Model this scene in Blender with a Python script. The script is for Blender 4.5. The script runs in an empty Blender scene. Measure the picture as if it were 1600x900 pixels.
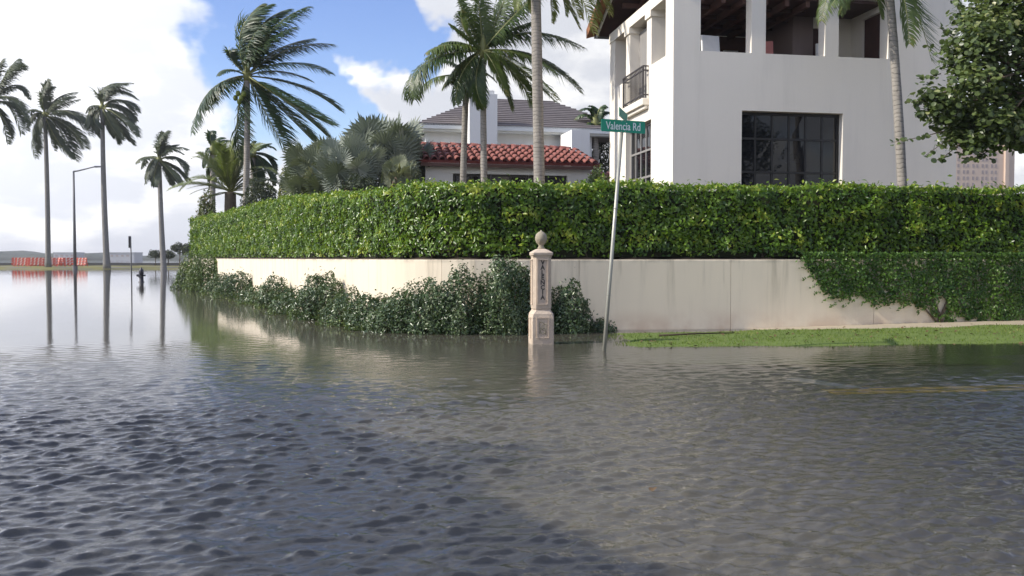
import bpy, math, random
import numpy as np
from mathutils import Vector, Matrix

random.seed(7); rng = np.random.default_rng(7)
S = bpy.context.scene
COL = S.collection

# ------------------------------------------------------------------ camera, sky, sun, exposure
EYE = 1.5                       # eye height above the flood water (z = 0)
FPX = 1400.0                    # focal length in pixels of the 1600 px wide photograph
PITCH = math.atan(47 / FPX)     # camera looks slightly down
cam_d = bpy.data.cameras.new('camera'); cam = bpy.data.objects.new('camera', cam_d); COL.objects.link(cam)
cam_d.sensor_width = 36.0; cam_d.lens = 36.0 * FPX / 1600
cam_d.clip_start = 0.1; cam_d.clip_end = 9000
cam.location = (0, 0, EYE); cam.rotation_euler = (math.pi / 2 - PITCH, 0, 0)
S.camera = cam
S.view_settings.view_transform = 'Standard'; S.view_settings.look = 'None'
S.view_settings.exposure = 0.66; S.view_settings.gamma = 1.0
S.cycles.max_bounces = 8; S.cycles.transparent_max_bounces = 12
S.cycles.caustics_reflective = False; S.cycles.caustics_refractive = False
S.cycles.sample_clamp_indirect = 6.0
S.cycles.use_denoising = True

SUN_H = Vector((-0.97, -0.235)).normalized()      # horizontal direction towards the sun
SUN_EL = math.radians(37)
SUN_DIR = Vector((SUN_H.x * math.cos(SUN_EL), SUN_H.y * math.cos(SUN_EL), math.sin(SUN_EL)))
sun_d = bpy.data.lights.new('sun', 'SUN'); sun = bpy.data.objects.new('sun', sun_d); COL.objects.link(sun)
sun_d.energy = 3.3; sun_d.angle = math.radians(0.55); sun_d.color = (1.0, 0.93, 0.82)
sun.rotation_euler = SUN_DIR.to_track_quat('Z', 'Y').to_euler(); sun.location = SUN_DIR * 60

def ray(px, py):
    a = (px - 800) / FPX; v = -(py - 450) / FPX
    return Vector((a, math.cos(PITCH) + math.sin(PITCH) * v, -math.sin(PITCH) + math.cos(PITCH) * v))
def P(px, py, Y):
    """the world point at distance Y seen at that photo pixel"""
    d = ray(px, py); k = Y / d.y
    return Vector((d.x * k, Y, EYE + d.z * k))
def G(px, py, z=0.0):
    d = ray(px, py); k = (z - EYE) / d.z
    return Vector((d.x * k, d.y * k, z))

class NT:
    def __init__(s, tree): s.t = tree; tree.nodes.clear()
    def n(s, typ, ins=None, **kw):
        nd = s.t.nodes.new(typ)
        for k, v in kw.items(): setattr(nd, k, v)
        for k, v in (ins or {}).items():
            if isinstance(v, bpy.types.NodeSocket): s.t.links.new(v, nd.inputs[k])
            else: nd.inputs[k].default_value = v
        return nd
    def math(s, op, a, b=0.0, c=0.0, clamp=False):
        return s.n('ShaderNodeMath', {0: a, 1: b, 2: c}, operation=op, use_clamp=clamp).outputs[0]
    def vmath(s, op, a, b=(0, 0, 0)):
        return s.n('ShaderNodeVectorMath', {0: a, 1: b}, operation=op)
    def mix(s, f, a, b):
        nd = s.n('ShaderNodeMix', data_type='RGBA')
        for k, v in ((0, f), (6, a), (7, b)):
            if isinstance(v, bpy.types.NodeSocket): s.t.links.new(v, nd.inputs[k])
            else: nd.inputs[k].default_value = (*v, 1) if k else v
        return nd.outputs[2]
    def mixf(s, f, a, b):
        return s.math('ADD', s.math('MULTIPLY', a, s.math('SUBTRACT', 1.0, f)), s.math('MULTIPLY', b, f))
    def step(s, x, lo, hi):
        return s.n('ShaderNodeMapRange', {0: x, 1: lo, 2: hi}, interpolation_type='SMOOTHSTEP').outputs[0]
    def noise(s, vec, scale, detail=4, rough=0.55, dist=0.0):
        return s.n('ShaderNodeTexNoise', {'Vector': vec, 'Scale': scale, 'Detail': detail, 'Roughness': rough, 'Distortion': dist})

W = bpy.data.worlds.new('World'); S.world = W; W.use_nodes = True
t = NT(W.node_tree)
sky = t.n('ShaderNodeTexSky', sky_type='NISHITA', sun_disc=False)
sky.sun_elevation = SUN_EL; sky.sun_rotation = math.atan2(SUN_DIR.x, SUN_DIR.y)
sky.air_density = 1.0; sky.dust_density = 0.4; sky.ozone_density = 1.6
dirv = t.n('ShaderNodeTexCoord').outputs['Generated']
sep = t.n('ShaderNodeSeparateXYZ', {0: dirv})
zz = t.math('MAXIMUM', sep.outputs[2], 0.0)
den = t.math('ADD', zz, 0.42)
wn = t.noise(dirv, 5.0, 5, 0.6)
dirw = t.vmath('NORMALIZE', t.vmath('ADD', dirv, t.vmath('MULTIPLY', t.vmath('SUBTRACT', wn.outputs['Color'], (.5, .5, .5)).outputs[0], (.30, .30, .30)).outputs[0]).outputs[0]).outputs[0]
pl = t.n('ShaderNodeCombineXYZ', {0: t.math('DIVIDE', sep.outputs[0], den), 1: t.math('DIVIDE', sep.outputs[1], den), 2: t.math('MULTIPLY', sep.outputs[2], 1.6)}).outputs[0]
n1 = t.math('ADD', t.math('MULTIPLY', t.math('SUBTRACT', t.noise(pl, 2.6, 8, 0.60, 0.3).outputs[0], 0.5), 1.5), 0.53)
bias = None
def blob(px, py, r_in, r_out, amp):
    global bias
    d = ray(px, py).normalized()
    dt = t.vmath('DOT_PRODUCT', dirw, tuple(d)).outputs['Value']
    f = t.math('MULTIPLY', t.step(dt, math.cos(math.radians(r_out)), math.cos(math.radians(r_in))), amp)
    bias = f if bias is None else t.math('ADD', bias, f)
# the gap of blue between the cloud banks, and the banks themselves
blob(500, 50, 2, 10.5, -0.50); blob(620, 10, 1, 6, -0.28); blob(420, 150, 1, 6, -0.12); blob(530, 170, 1, 6, -0.10)
blob(590, 140, 0.6, 2.6, 0.44); blob(640, 165, 0.6, 2.6, 0.36); blob(725, 20, 1, 3.0, 0.40); blob(570, 200, 1, 4, 0.16)
blob(110, 60, 4, 13, 0.25); blob(60, 330, 4, 14, 0.25); blob(930, 110, 5, 14, 0.34); blob(350, 220, 1, 6, 0.22)
low = t.math('MULTIPLY', t.math('SUBTRACT', 1.0, t.step(zz, 0.03, 0.30)), 0.30)
high = t.math('MULTIPLY', t.step(zz, 0.55, 0.95), -0.16)
cov = t.math('ADD', t.math('ADD', t.math('ADD', n1, bias), low), high)
mask = t.step(cov, 0.36, 0.74)
n2 = t.noise(pl, 4.2, 6, 0.55, 0.2).outputs[0]
shade = t.step(n2, 0.42, 0.70)
ccol = t.mix(shade, (0.44, 0.455, 0.495), (0.82, 0.805, 0.775))
hs = t.n('ShaderNodeHueSaturation', {'Hue': 0.52, 'Saturation': 1.2, 'Color': sky.outputs[0]})
bg1 = t.n('ShaderNodeBackground', {0: hs.outputs[0], 1: 0.125})
# cloud banks on the sun's side of the sky are the brighter ones
sund = t.vmath('DOT_PRODUCT', dirv, tuple(SUN_DIR)).outputs['Value']
bg2 = t.n('ShaderNodeBackground', {0: ccol, 1: t.math('ADD', 1.05, t.math('MULTIPLY', t.step(sund, -0.15, 0.95), 1.35))})
mx = t.n('ShaderNodeMixShader', {0: mask, 1: bg1.outputs[0], 2: bg2.outputs[0]})
t.n('ShaderNodeOutputWorld', {0: mx.outputs[0]})

# ------------------------------------------------------------------ materials
def mat(name):
    m = bpy.data.materials.new(name); m.use_nodes = True
    return m, NT(m.node_tree)
def finish(t, shader): t.n('ShaderNodeOutputMaterial', {0: shader})
def objco(t): return t.n('ShaderNodeNewGeometry').outputs['Position']

def plain(name, col, rough=0.6, var=0.12, scale=6.0, metal=0.0, bump=0.0, bscale=40.0, spec=0.4):
    m, t = mat(name); co = objco(t)
    nz = t.noise(co, scale, 5).outputs[0]
    c = t.mix(nz, tuple(x * (1 - var) for x in col), tuple(min(1, x * (1 + var)) for x in col))
    b = t.n('ShaderNodeBsdfPrincipled', {'Base Color': c, 'Roughness': rough, 'Metallic': metal, 'Specular IOR Level': spec})
    if bump:
        bn = t.n('ShaderNodeBump', {'Height': t.noise(co, bscale, 4).outputs[0], 'Strength': bump, 'Distance': 0.02})
        t.t.links.new(bn.outputs[0], b.inputs['Normal'])
    finish(t, b.outputs[0]); return m

def leafy(name, ca, cb, cc=None, rough=0.45, transl=0.3, spec=0.35):
    """leaf skin: per-leaf tone picks between the colours"""
    m, t = mat(name)
    tone = t.n('ShaderNodeAttribute', attribute_name='tone').outputs['Fac']
    c = t.mix(t.step(tone, 0.0, 0.8), ca, cb)
    if cc: c = t.mix(t.step(tone, 0.86, 1.0), c, cc)
    b = t.n('ShaderNodeBsdfPrincipled', {'Base Color': c, 'Roughness': rough, 'Specular IOR Level': spec})
    tr = t.n('ShaderNodeBsdfTranslucent', {'Color': t.mix(0.35, c, (0.30, 0.42, 0.05))})
    x = t.n('ShaderNodeMixShader', {0: transl, 1: b.outputs[0], 2: tr.outputs[0]})
    finish(t, x.outputs[0]); return m

def stucco(name, col, stain=0.0, streak=0.0, ztop=1.5, var=0.05, bump=0.25):
    m, t = mat(name); co = objco(t)
    big = t.noise(co, 0.7, 6, 0.6).outputs[0]
    c = t.mix(big, tuple(x * (1 - var) for x in col), tuple(min(0.9, x * (1 + var)) for x in col))
    sq_ = t.n('ShaderNodeSeparateXYZ', {0: co}); s3 = t.n('ShaderNodeCombineXYZ', {0: t.math('MULTIPLY', sq_.outputs[0], 2.2), 1: t.math('MULTIPLY', sq_.outputs[1], 2.2), 2: t.math('MULTIPLY', sq_.outputs[2], 0.18)}).outputs[0]
    c = t.mix(t.math('MULTIPLY', t.step(t.noise(s3, 1.1, 6, 0.7).outputs[0], 0.45, 0.8), 0.16), c, (0.42, 0.39, 0.33))
    if streak:
        sp = t.n('ShaderNodeSeparateXYZ', {0: co})
        s2 = t.n('ShaderNodeCombineXYZ', {0: t.math('MULTIPLY', sp.outputs[0], 3.5), 1: t.math('MULTIPLY', sp.outputs[1], 3.5), 2: t.math('MULTIPLY', sp.outputs[2], 0.22)}).outputs[0]
        f = t.step(t.noise(s2, 1.3, 5, 0.65).outputs[0], 0.50, 0.78)
        topf = t.step(sp.outputs[2], ztop - 1.25, ztop)
        c = t.mix(t.math('MULTIPLY', t.math('MULTIPLY', f, t.math('ADD', t.math('MULTIPLY', topf, 0.75), 0.2)), streak), c, (0.22, 0.19, 0.13))
        rim = t.math('MULTIPLY', t.step(sp.outputs[2], ztop - 0.10, ztop + 0.02), t.step(t.noise(co, 3.0, 5).outputs[0], 0.40, 0.65))
        c = t.mix(t.math('MULTIPLY', rim, 0.55 * streak + 0.1), c, (0.16, 0.15, 0.10))
    if stain:
        sp = t.n('ShaderNodeSeparateXYZ', {0: co})
        f = t.math('MULTIPLY', t.math('SUBTRACT', 1.0, t.step(sp.outputs[2], 0.02, 0.50)), t.step(t.noise(co, 1.6, 5).outputs[0], 0.36, 0.62))
        c = t.mix(t.math('MULTIPLY', f, stain), c, (0.42, 0.24, 0.15))
    b = t.n('ShaderNodeBsdfPrincipled', {'Base Color': c, 'Roughness': 0.85, 'Specular IOR Level': 0.2})
    bn = t.n('ShaderNodeBump', {'Height': t.noise(co, 55, 5).outputs[0], 'Strength': bump, 'Distance': 0.01})
    t.t.links.new(bn.outputs[0], b.inputs['Normal'])
    finish(t, b.outputs[0]); return m

M = {}
M['house_white'] = stucco('white_stucco', (0.82, 0.765, 0.67), var=0.035, bump=0.5)
M['house2_white'] = stucco('pale_stucco', (0.76, 0.755, 0.73), var=0.04)
M['wall_cream'] = stucco('cream_wall_stucco', (0.76, 0.67, 0.53), stain=0.35, streak=0.55, ztop=1.46)
M['inner'] = stucco('mauve_shade_plaster', (0.26, 0.20, 0.185), var=0.05)  # loggia shade put into the plaster colour
M['coping'] = plain('dark_soil', (0.055, 0.042, 0.03), 0.95, 0.4, 9)
M['post'] = plain('weathered_cast_stone', (0.56, 0.46, 0.36), 0.85, 0.28, 7, bump=0.35, bscale=30)
M['post_ball'] = plain('grey_lichen_stone', (0.34, 0.30, 0.22), 0.9, 0.3, 14, bump=0.4)
M['letter_dark'] = plain('dark_letter_paint', (0.05, 0.045, 0.04), 0.7)
M['letter_white'] = plain('white_reflective_letter', (0.82, 0.86, 0.84), 0.4, 0.03)
M['sign_green'] = plain('green_sign_sheeting', (0.0, 0.29, 0.17), 0.35, 0.06, 12)
M['galv'] = plain('galvanised_steel', (0.36, 0.36, 0.31), 0.45, 0.18, 9, metal=0.35)
M['glass'] = plain('dark_window_glass', (0.010, 0.011, 0.013), 0.03, 0.2, 0.8, spec=0.42)
M['frame_dark'] = plain('dark_bronze_frame', (0.022, 0.021, 0.020), 0.4)
M['frame_grey'] = plain('grey_window_frame', (0.26, 0.25, 0.24), 0.5)
M['iron'] = plain('wrought_iron', (0.05, 0.045, 0.045), 0.5)
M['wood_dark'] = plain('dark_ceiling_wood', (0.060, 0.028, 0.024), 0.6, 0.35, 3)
M['wood_mid'] = plain('brown_wood', (0.12, 0.062, 0.05), 0.6, 0.3, 4)
M['tile_red'] = plain('red_barrel_tile', (0.255, 0.092, 0.075), 0.8, 0.85, 5.5, bump=0.2)
M['tile_brown'] = plain('brown_barrel_tile', (0.27, 0.12, 0.055), 0.8, 0.4, 4)
M['tile_under'] = plain('old_tile_pan', (0.16, 0.035, 0.03), 0.85, 0.3, 5)
M['slate'] = plain('grey_roof_slate', (0.21, 0.185, 0.175), 0.8, 0.25, 2.5)
M['fascia'] = plain('white_fascia_paint', (0.74, 0.75, 0.72), 0.5, 0.05)
M['cush'] = plain('pink_cushion', (0.55, 0.22, 0.20), 0.9)
M['white_paint'] = plain('white_furniture_paint', (0.8, 0.8, 0.79), 0.5)
def bark(name, col, band=0.35, zs=9.0):
    m, t = mat(name); co = objco(t); sp = t.n('ShaderNodeSeparateXYZ', {0: co})
    wv = t.math('ADD', t.math('MULTIPLY', sp.outputs[2], zs), t.math('MULTIPLY', t.noise(co, 3.0, 3).outputs[0], 2.2))
    ring = t.step(t.math('ABSOLUTE', t.math('SUBTRACT', t.math('FRACT', wv), 0.5)), 0.36, 0.5)
    c = t.mix(t.noise(co, 2.2, 6, 0.65).outputs[0], tuple(x * 0.62 for x in col), tuple(x * 1.3 for x in col))
    c = t.mix(t.math('MULTIPLY', ring, band), c, tuple(x * 0.35 for x in col))
    b = t.n('ShaderNodeBsdfPrincipled', {'Base Color': c, 'Roughness': 0.9, 'Specular IOR Level': 0.2})
    bn = t.n('ShaderNodeBump', {'Height': t.math('ADD', t.noise(co, 14, 5).outputs[0], t.math('MULTIPLY', ring, -0.6)), 'Strength': 0.5, 'Distance': 0.03})
    t.t.links.new(bn.outputs[0], b.inputs['Normal']); finish(t, b.outputs[0]); return m
M['palm_bark'] = bark('palm_bark', (0.31, 0.285, 0.25), 0.6)
M['palm_bark_far'] = bark('grey_royal_palm_bark', (0.24, 0.23, 0.215), 0.25, 3.0)
M['tree_bark'] = plain('tree_bark', (0.11, 0.085, 0.06), 0.9, 0.4, 6, bump=0.6, bscale=12)
M['frond'] = leafy('coconut_frond', (0.034, 0.066, 0.018), (0.105, 0.150, 0.036), (0.24, 0.21, 0.06), 0.42, 0.28)
M['frond_dark'] = leafy('dark_windblown_frond', (0.020, 0.046, 0.020), (0.055, 0.095, 0.038), (0.12, 0.13, 0.05), 0.40, 0.2)
M['frond_far'] = leafy('royal_palm_frond', (0.040, 0.056, 0.036), (0.080, 0.100, 0.058), None, 0.5, 0.2)
M['frond_yellow'] = leafy('date_palm_frond', (0.085, 0.125, 0.028), (0.21, 0.24, 0.065), (0.42, 0.39, 0.17), 0.45, 0.25)
M['fan'] = leafy('silver_fan_leaf', (0.115, 0.138, 0.105), (0.255, 0.285, 0.230), (0.40, 0.42, 0.36), 0.5, 0.12)
M['fan_dull'] = leafy('grey_green_fan_leaf', (0.10, 0.125, 0.08), (0.22, 0.24, 0.15), (0.32, 0.30, 0.18), 0.5, 0.15)
M['rachis'] = plain('frond_midrib', (0.20, 0.21, 0.07), 0.5, 0.25, 5)
M['hedge'] = leafy('hedge_leaf', (0.036, 0.092, 0.010), (0.145, 0.255, 0.016), (0.36, 0.42, 0.05), 0.32, 0.32, 0.5)
M['hedge_core'] = plain('hedge_core_dark', (0.022, 0.026, 0.010), 0.95, 0.4, 12)
M['shrub'] = leafy('blue_green_shrub_leaf', (0.028, 0.060, 0.022), (0.105, 0.160, 0.066), (0.29, 0.35, 0.19), 0.32, 0.15, 0.55)
M['shrub_lit'] = leafy('sunlit_olive_shrub_leaf', (0.042, 0.085, 0.024), (0.14, 0.20, 0.06), (0.32, 0.38, 0.13), 0.36, 0.22, 0.45)  # lighter olive leaf; also paints the sunlit tips low on the shrubs
M['vine'] = leafy('creeping_fig_leaf', (0.030, 0.082, 0.014), (0.095, 0.185, 0.024), (0.13, 0.20, 0.05), 0.4, 0.2, 0.4)
M['grape'] = leafy('round_tree_leaf', (0.048, 0.074, 0.026), (0.125, 0.170, 0.054), (0.36, 0.38, 0.17), 0.35, 0.28, 0.45)
M['bush_olive'] = leafy('olive_bush_leaf', (0.065, 0.09, 0.03), (0.16, 0.18, 0.07), (0.28, 0.20, 0.10), 0.6, 0.2)
M['far_leaf'] = leafy('far_tree_leaf', (0.030, 0.042, 0.028), (0.060, 0.075, 0.045), None, 0.7, 0.1)
M['coconut'] = plain('green_coconut', (0.16, 0.20, 0.035), 0.5, 0.3, 8)
M['grass'] = leafy('grass_blade', (0.075, 0.135, 0.018), (0.155, 0.225, 0.036), (0.30, 0.30, 0.11), 0.6, 0.3, 0.2)
M['red_plastic'] = plain('red_orange_plastic', (0.62, 0.10, 0.06), 0.5, 0.12, 2)
M['white_stripe'] = plain('white_stripe_sheeting', (0.80, 0.74, 0.68), 0.5, 0.05)
M['hydrant'] = plain('dark_hydrant_paint', (0.035, 0.036, 0.045), 0.45, 0.2, 10)
M['lamp_metal'] = plain('dull_grey_metal', (0.14, 0.14, 0.145), 0.5, 0.15)
M['pink_wall'] = plain('pink_tower_wall', (0.55, 0.42, 0.32), 0.9, 0.06, 0.05)
M['tower_window'] = plain('tower_window_glass', (0.28, 0.22, 0.20), 0.3, 0.2, 0.1)
M['far_concrete'] = plain('far_pale_concrete', (0.38, 0.39, 0.41), 0.9, 0.1, 0.02)
M['dead_leaf'] = plain('dead_leaf', (0.12, 0.075, 0.035), 0.8, 0.5, 20)
M['stick'] = plain('wet_stick', (0.06, 0.045, 0.03), 0.85, 0.3, 12)

def ground_mat():
    m, t = mat('flooded_asphalt'); co = objco(t)
    a = t.noise(co, 0.55, 6, 0.6).outputs[0]; b_ = t.noise(co, 60, 4, 0.7).outputs[0]
    c = t.mix(a, (0.150, 0.139, 0.115), (0.250, 0.232, 0.190))
    c = t.mix(t.math('MULTIPLY', b_, 0.5), c, (0.06, 0.058, 0.055))
    c = t.mix(t.step(t.noise(co, 1.7, 6, 0.7).outputs[0], 0.55, 0.75), c, (0.23, 0.205, 0.155))
    b = t.n('ShaderNodeBsdfPrincipled', {'Base Color': c, 'Roughness': 0.85, 'Specular IOR Level': 0.2})
    finish(t, b.outputs[0]); return m
M['asphalt'] = ground_mat()
M['bank'] = plain('bank_turf', (0.17, 0.16, 0.045), 0.95, 0.35, 0.5)
M['lawn'] = plain('lawn_soil_and_turf', (0.115, 0.165, 0.034), 0.95, 0.35, 3.5, bump=0.4, bscale=60)
M['sidewalk'] = plain('wet_sandy_pavement', (0.42, 0.36, 0.26), 0.6, 0.22, 2.2, bump=0.15)
M['yellow'] = plain('yellow_road_paint', (0.90, 0.46, 0.01), 0.7, 0.3, 3)
M['white_line'] = plain('worn_white_road_paint', (0.62, 0.60, 0.54), 0.7, 0.2, 3)
M['seawall'] = plain('dark_seawall', (0.085, 0.085, 0.09), 0.9, 0.3, 0.4)
M['soil'] = plain('garden_soil', (0.07, 0.055, 0.035), 0.95, 0.35, 3)

def water_mat():
    m, t = mat('flood_water'); co = objco(t)
    sp = t.n('ShaderNodeSeparateXYZ', {0: co})
    st = t.n('ShaderNodeCombineXYZ', {0: t.math('MULTIPLY', sp.outputs[0], 0.8), 1: sp.outputs[1], 2: 0.0}).outputs[0]
    fine = t.math('ADD', t.noise(st, 9.0, 4, 0.6, 0.4).outputs[0], t.math('ADD', t.math('MULTIPLY', t.noise(st, 26.0, 3, 0.6).outputs[0], 0.45), t.math('MULTIPLY', t.noise(st, 1.9, 2, 0.5).outputs[0], 1.6)))
    calm = t.math('SUBTRACT', 1.0, t.step(sp.outputs[1], 6.0, 17.0))
    bs = t.math('ADD', t.math('MULTIPLY', calm, t.math('ADD', 0.24, t.math('MULTIPLY', t.step(sp.outputs[1], 6.0, 11.0), 0.30))), 0.035)
    bn = t.n('ShaderNodeBump', {'Height': fine, 'Strength': bs, 'Distance': 0.022})
    fr = t.n('ShaderNodeFresnel', {'IOR': 1.38, 'Normal': bn.outputs[0]})
    gl = t.n('ShaderNodeBsdfGlossy', {'Color': (0.98, 0.98, 1.0, 1), 'Roughness': 0.012, 'Normal': bn.outputs[0]})
    tr = t.n('ShaderNodeBsdfTransparent', {'Color': (0.93, 0.93, 0.87, 1)})
    df = t.n('ShaderNodeBsdfDiffuse', {'Color': (0.200, 0.186, 0.142, 1), 'Normal': bn.outputs[0]})
    clear = t.math('SUBTRACT', 0.45, t.math('MULTIPLY', t.step(sp.outputs[0], 0.5, 4.5), 0.36))   # shallower, clearer water towards the verge
    body = t.n('ShaderNodeMixShader', {0: clear, 1: tr.outputs[0], 2: df.outputs[0]})
    x = t.n('ShaderNodeMixShader', {0: fr.outputs[0], 1: body.outputs[0], 2: gl.outputs[0]})
    finish(t, x.outputs[0]); return m
M['water'] = water_mat()

# ------------------------------------------------------------------ object helpers
ORG = {}
def tag(o, label=None, cat=None, group=None, kind=None):
    if label: o['label'] = label
    if cat: o['category'] = cat
    if group: o['group'] = group
    if kind: o['kind'] = kind
    return o
def thing(name, loc, label, cat, group=None):
    o = bpy.data.objects.new(name, None); COL.objects.link(o); o.location = loc; o.empty_display_size = 0.3
    ORG[o] = Vector(loc)
    return tag(o, label, cat, group)
def link(name, me, parent=None, m=None):
    o = bpy.data.objects.new(name, me); COL.objects.link(o)
    if m is not None and not me.materials: me.materials.append(m)
    if parent is not None: o.parent = parent; ORG[o] = ORG[parent]
    else: ORG[o] = Vector((0, 0, 0))
    return o
def npmesh(name, V, F, tone=None, smooth=False):
    """mesh from arrays; F is (n,3) or (n,4)"""
    me = bpy.data.meshes.new(name); V = np.asarray(V, np.float32); F = np.asarray(F, np.int32)
    k = F.shape[1]
    me.vertices.add(len(V)); me.vertices.foreach_set('co', V.ravel())
    me.loops.add(F.size); me.loops.foreach_set('vertex_index', F.ravel())
    me.polygons.add(len(F)); me.polygons.foreach_set('loop_start', np.arange(0, F.size, k, dtype=np.int32))
    if smooth: me.polygons.foreach_set('use_smooth', np.ones(len(F), bool))
    if tone is not None:
        a = me.attributes.new('tone', 'FLOAT', 'POINT'); a.data.foreach_set('value', np.asarray(tone, np.float32))
    me.update(calc_edges=True)
    return me

class MB:
    def __init__(s): s.v = []; s.f = []; s.t = []
    def add(s, vs, fs, tone=0.5):
        b = len(s.v); s.v += [tuple(p) for p in vs]; s.f += [tuple(i + b for i in f) for f in fs]; s.t += [tone] * len(vs); return s
    def hexa(s, c):
        """8 corners: bottom ring then top ring"""
        return s.add(c, [(3, 2, 1, 0), (4, 5, 6, 7), (0, 1, 5, 4), (1, 2, 6, 5), (2, 3, 7, 6), (3, 0, 4, 7)])
    def box(s, x0, x1, y0, y1, z0, z1, T=None):
        c = [(x0, y0, z0), (x1, y0, z0), (x1, y1, z0), (x0, y1, z0), (x0, y0, z1), (x1, y0, z1), (x1, y1, z1), (x0, y1, z1)]
        if T: c = [T(*p) for p in c]
        return s.hexa(c)
    def bar(s, a, b, w, h=None):
        """square bar between two points"""
        a = Vector(a); b = Vector(b); d = (b - a).normalized(); h = h or w
        up = Vector((0, 0, 1)) if abs(d.z) < 0.95 else Vector((0, 1, 0))
        sx = d.cross(up).normalized(); sy = sx.cross(d).normalized()
        ring = lambda p: [p + sx * (w / 2) * i + sy * (h / 2) * j for i, j in ((-1, -1), (1, -1), (1, 1), (-1, 1))]
        return s.hexa(ring(a) + ring(b))
    def tube(s, pts, rad, n=8, caps=True, tone=0.5):
        pts = [Vector(p) for p in pts]; b = len(s.v); ref = None
        for i, p in enumerate(pts):
            d = (pts[min(i + 1, len(pts) - 1)] - pts[max(i - 1, 0)]).normalized()
            if ref is None: ref = d.orthogonal().normalized()
            ref = (ref - d * ref.dot(d)).normalized(); q = d.cross(ref)
            r = rad[i] if hasattr(rad, '__len__') else rad
            for k in range(n):
                a = 2 * math.pi * k / n; s.v.append(tuple(p + (ref * math.cos(a) + q * math.sin(a)) * r)); s.t.append(tone)
        for i in range(len(pts) - 1):
            for k in range(n):
                k2 = (k + 1) % n; s.f.append((b + i * n + k, b + i * n + k2, b + (i + 1) * n + k2, b + (i + 1) * n + k))
        if caps:
            s.f.append(tuple(b + k for k in reversed(range(n)))); e = b + (len(pts) - 1) * n; s.f.append(tuple(e + k for k in range(n)))
        return s
    def rings(s, rings, caps=True):
        b = len(s.v); n = len(rings[0])
        for r in rings: s.v += [tuple(p) for p in r]; s.t += [0.5] * n
        for i in range(len(rings) - 1):
            for k in range(n):
                k2 = (k + 1) % n; s.f.append((b + i * n + k, b + i * n + k2, b + (i + 1) * n + k2, b + (i + 1) * n + k))
        if caps: s.f.append(tuple(b + k for k in reversed(range(n)))); e = b + (len(rings) - 1) * n; s.f.append(tuple(e + k for k in range(n)))
        return s
    def lathe(s, c, prof, n=16):
        c = Vector(c)
        return s.rings([[c + Vector((r * math.cos(2 * math.pi * k / n), r * math.sin(2 * math.pi * k / n), z)) for k in range(n)] for r, z in prof])
    def build(s, name, m, parent=None, smooth=False, tone=False, bevel=0.0):
        o0 = ORG[parent] if parent is not None else Vector((0, 0, 0))
        me = bpy.data.meshes.new(name)
        me.from_pydata([(p[0] - o0.x, p[1] - o0.y, p[2] - o0.z) for p in s.v], [], s.f)
        if smooth: me.polygons.foreach_set('use_smooth', np.ones(len(me.polygons), bool))
        if tone:
            a = me.attributes.new('tone', 'FLOAT', 'POINT'); a.data.foreach_set('value', s.t)
        me.update(); o = link(name, me, parent, m)
        if bevel:
            bv = o.modifiers.new('bevel', 'BEVEL'); bv.width = bevel; bv.segments = 2; bv.limit_method = 'ANGLE'; bv.angle_limit = math.radians(40)
        return o

def leaves(C, N, size, aspect=0.5, jit=0.6, fold=0.25, updir=0.3, tone=None, rnd=0.35, seg=False, D=None):
    """arrays of leaf blades: centres C, outward normals N -> V, F, tone"""
    n = len(C); N = N + rng.normal(0, jit, (n, 3)); N /= np.linalg.norm(N, axis=1)[:, None] + 1e-9
    if D is None: D = rng.normal(0, 1, (n, 3)) + np.array([0, 0, updir])
    D = D - N * (D * N).sum(1)[:, None]; D /= np.linalg.norm(D, axis=1)[:, None] + 1e-9
    B = np.cross(N, D); L = (size * (1 + rng.uniform(-rnd, rnd, n)))[:, None]; Wd = L * aspect
    if tone is None: tone = rng.uniform(0, 1, n)
    if not seg:
        V = np.stack([C - D * L * .5, C - B * Wd * .5 + N * Wd * fold - D * L * 0.05, C + D * L * .5, C + B * Wd * .5 + N * Wd * fold - D * L * 0.05], 1).reshape(-1, 3)
        i = np.arange(n)[:, None] * 4
        F = np.concatenate([i + [0, 2, 1], i + [0, 3, 2]], 1).reshape(-1, 3)
        return V, F, np.repeat(tone, 4)
    pts = [(-.5, 0), (-.30, .40), (.08, .52), (.38, .30), (.5, 0), (.38, -.30), (.08, -.52), (-.30, -.40)]
    V = np.stack([C + D * L * a + B * Wd * b + N * Wd * abs(b) * fold for a, b in pts], 1).reshape(-1, 3)
    i = np.arange(n)[:, None] * 8
    F = np.concatenate([i + f for f in ([0, 4, 1], [1, 4, 2], [2, 4, 3], [0, 7, 4], [7, 6, 4], [6, 5, 4])], 1).reshape(-1, 3)
    return V, F, np.repeat(tone, 8)
def leaf_obj(name, parts, m, parent, stuff=True):
    o0 = np.array(ORG[parent]) if parent is not None else np.zeros(3)
    V = []; F = []; T = []; b = 0
    for v, f, tn in parts: V.append(v - o0); F.append(f + b); T.append(tn); b += len(v)
    o = link(name, npmesh(name, np.concatenate(V), np.concatenate(F), np.concatenate(T)), parent, m)
    if stuff: o['kind'] = 'stuff'
    return o
def snoise(p, seed=0, k=10, f0=0.5, f1=2.5):
    """cheap smooth noise in [-1,1] for arrays of points"""
    r = np.random.default_rng(seed); out = np.zeros(len(p))
    for _ in range(k):
        d = r.normal(0, 1, p.shape[1]); d /= np.linalg.norm(d); out += np.sin(p @ d * r.uniform(f0, f1) * 2 * math.pi + r.uniform(0, 6.28))
    return out / math.sqrt(k) / 1.2
def sstep(a, b, x):
    u = np.clip((x - a) / (b - a), 0, 1); return u * u * (3 - 2 * u)
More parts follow.
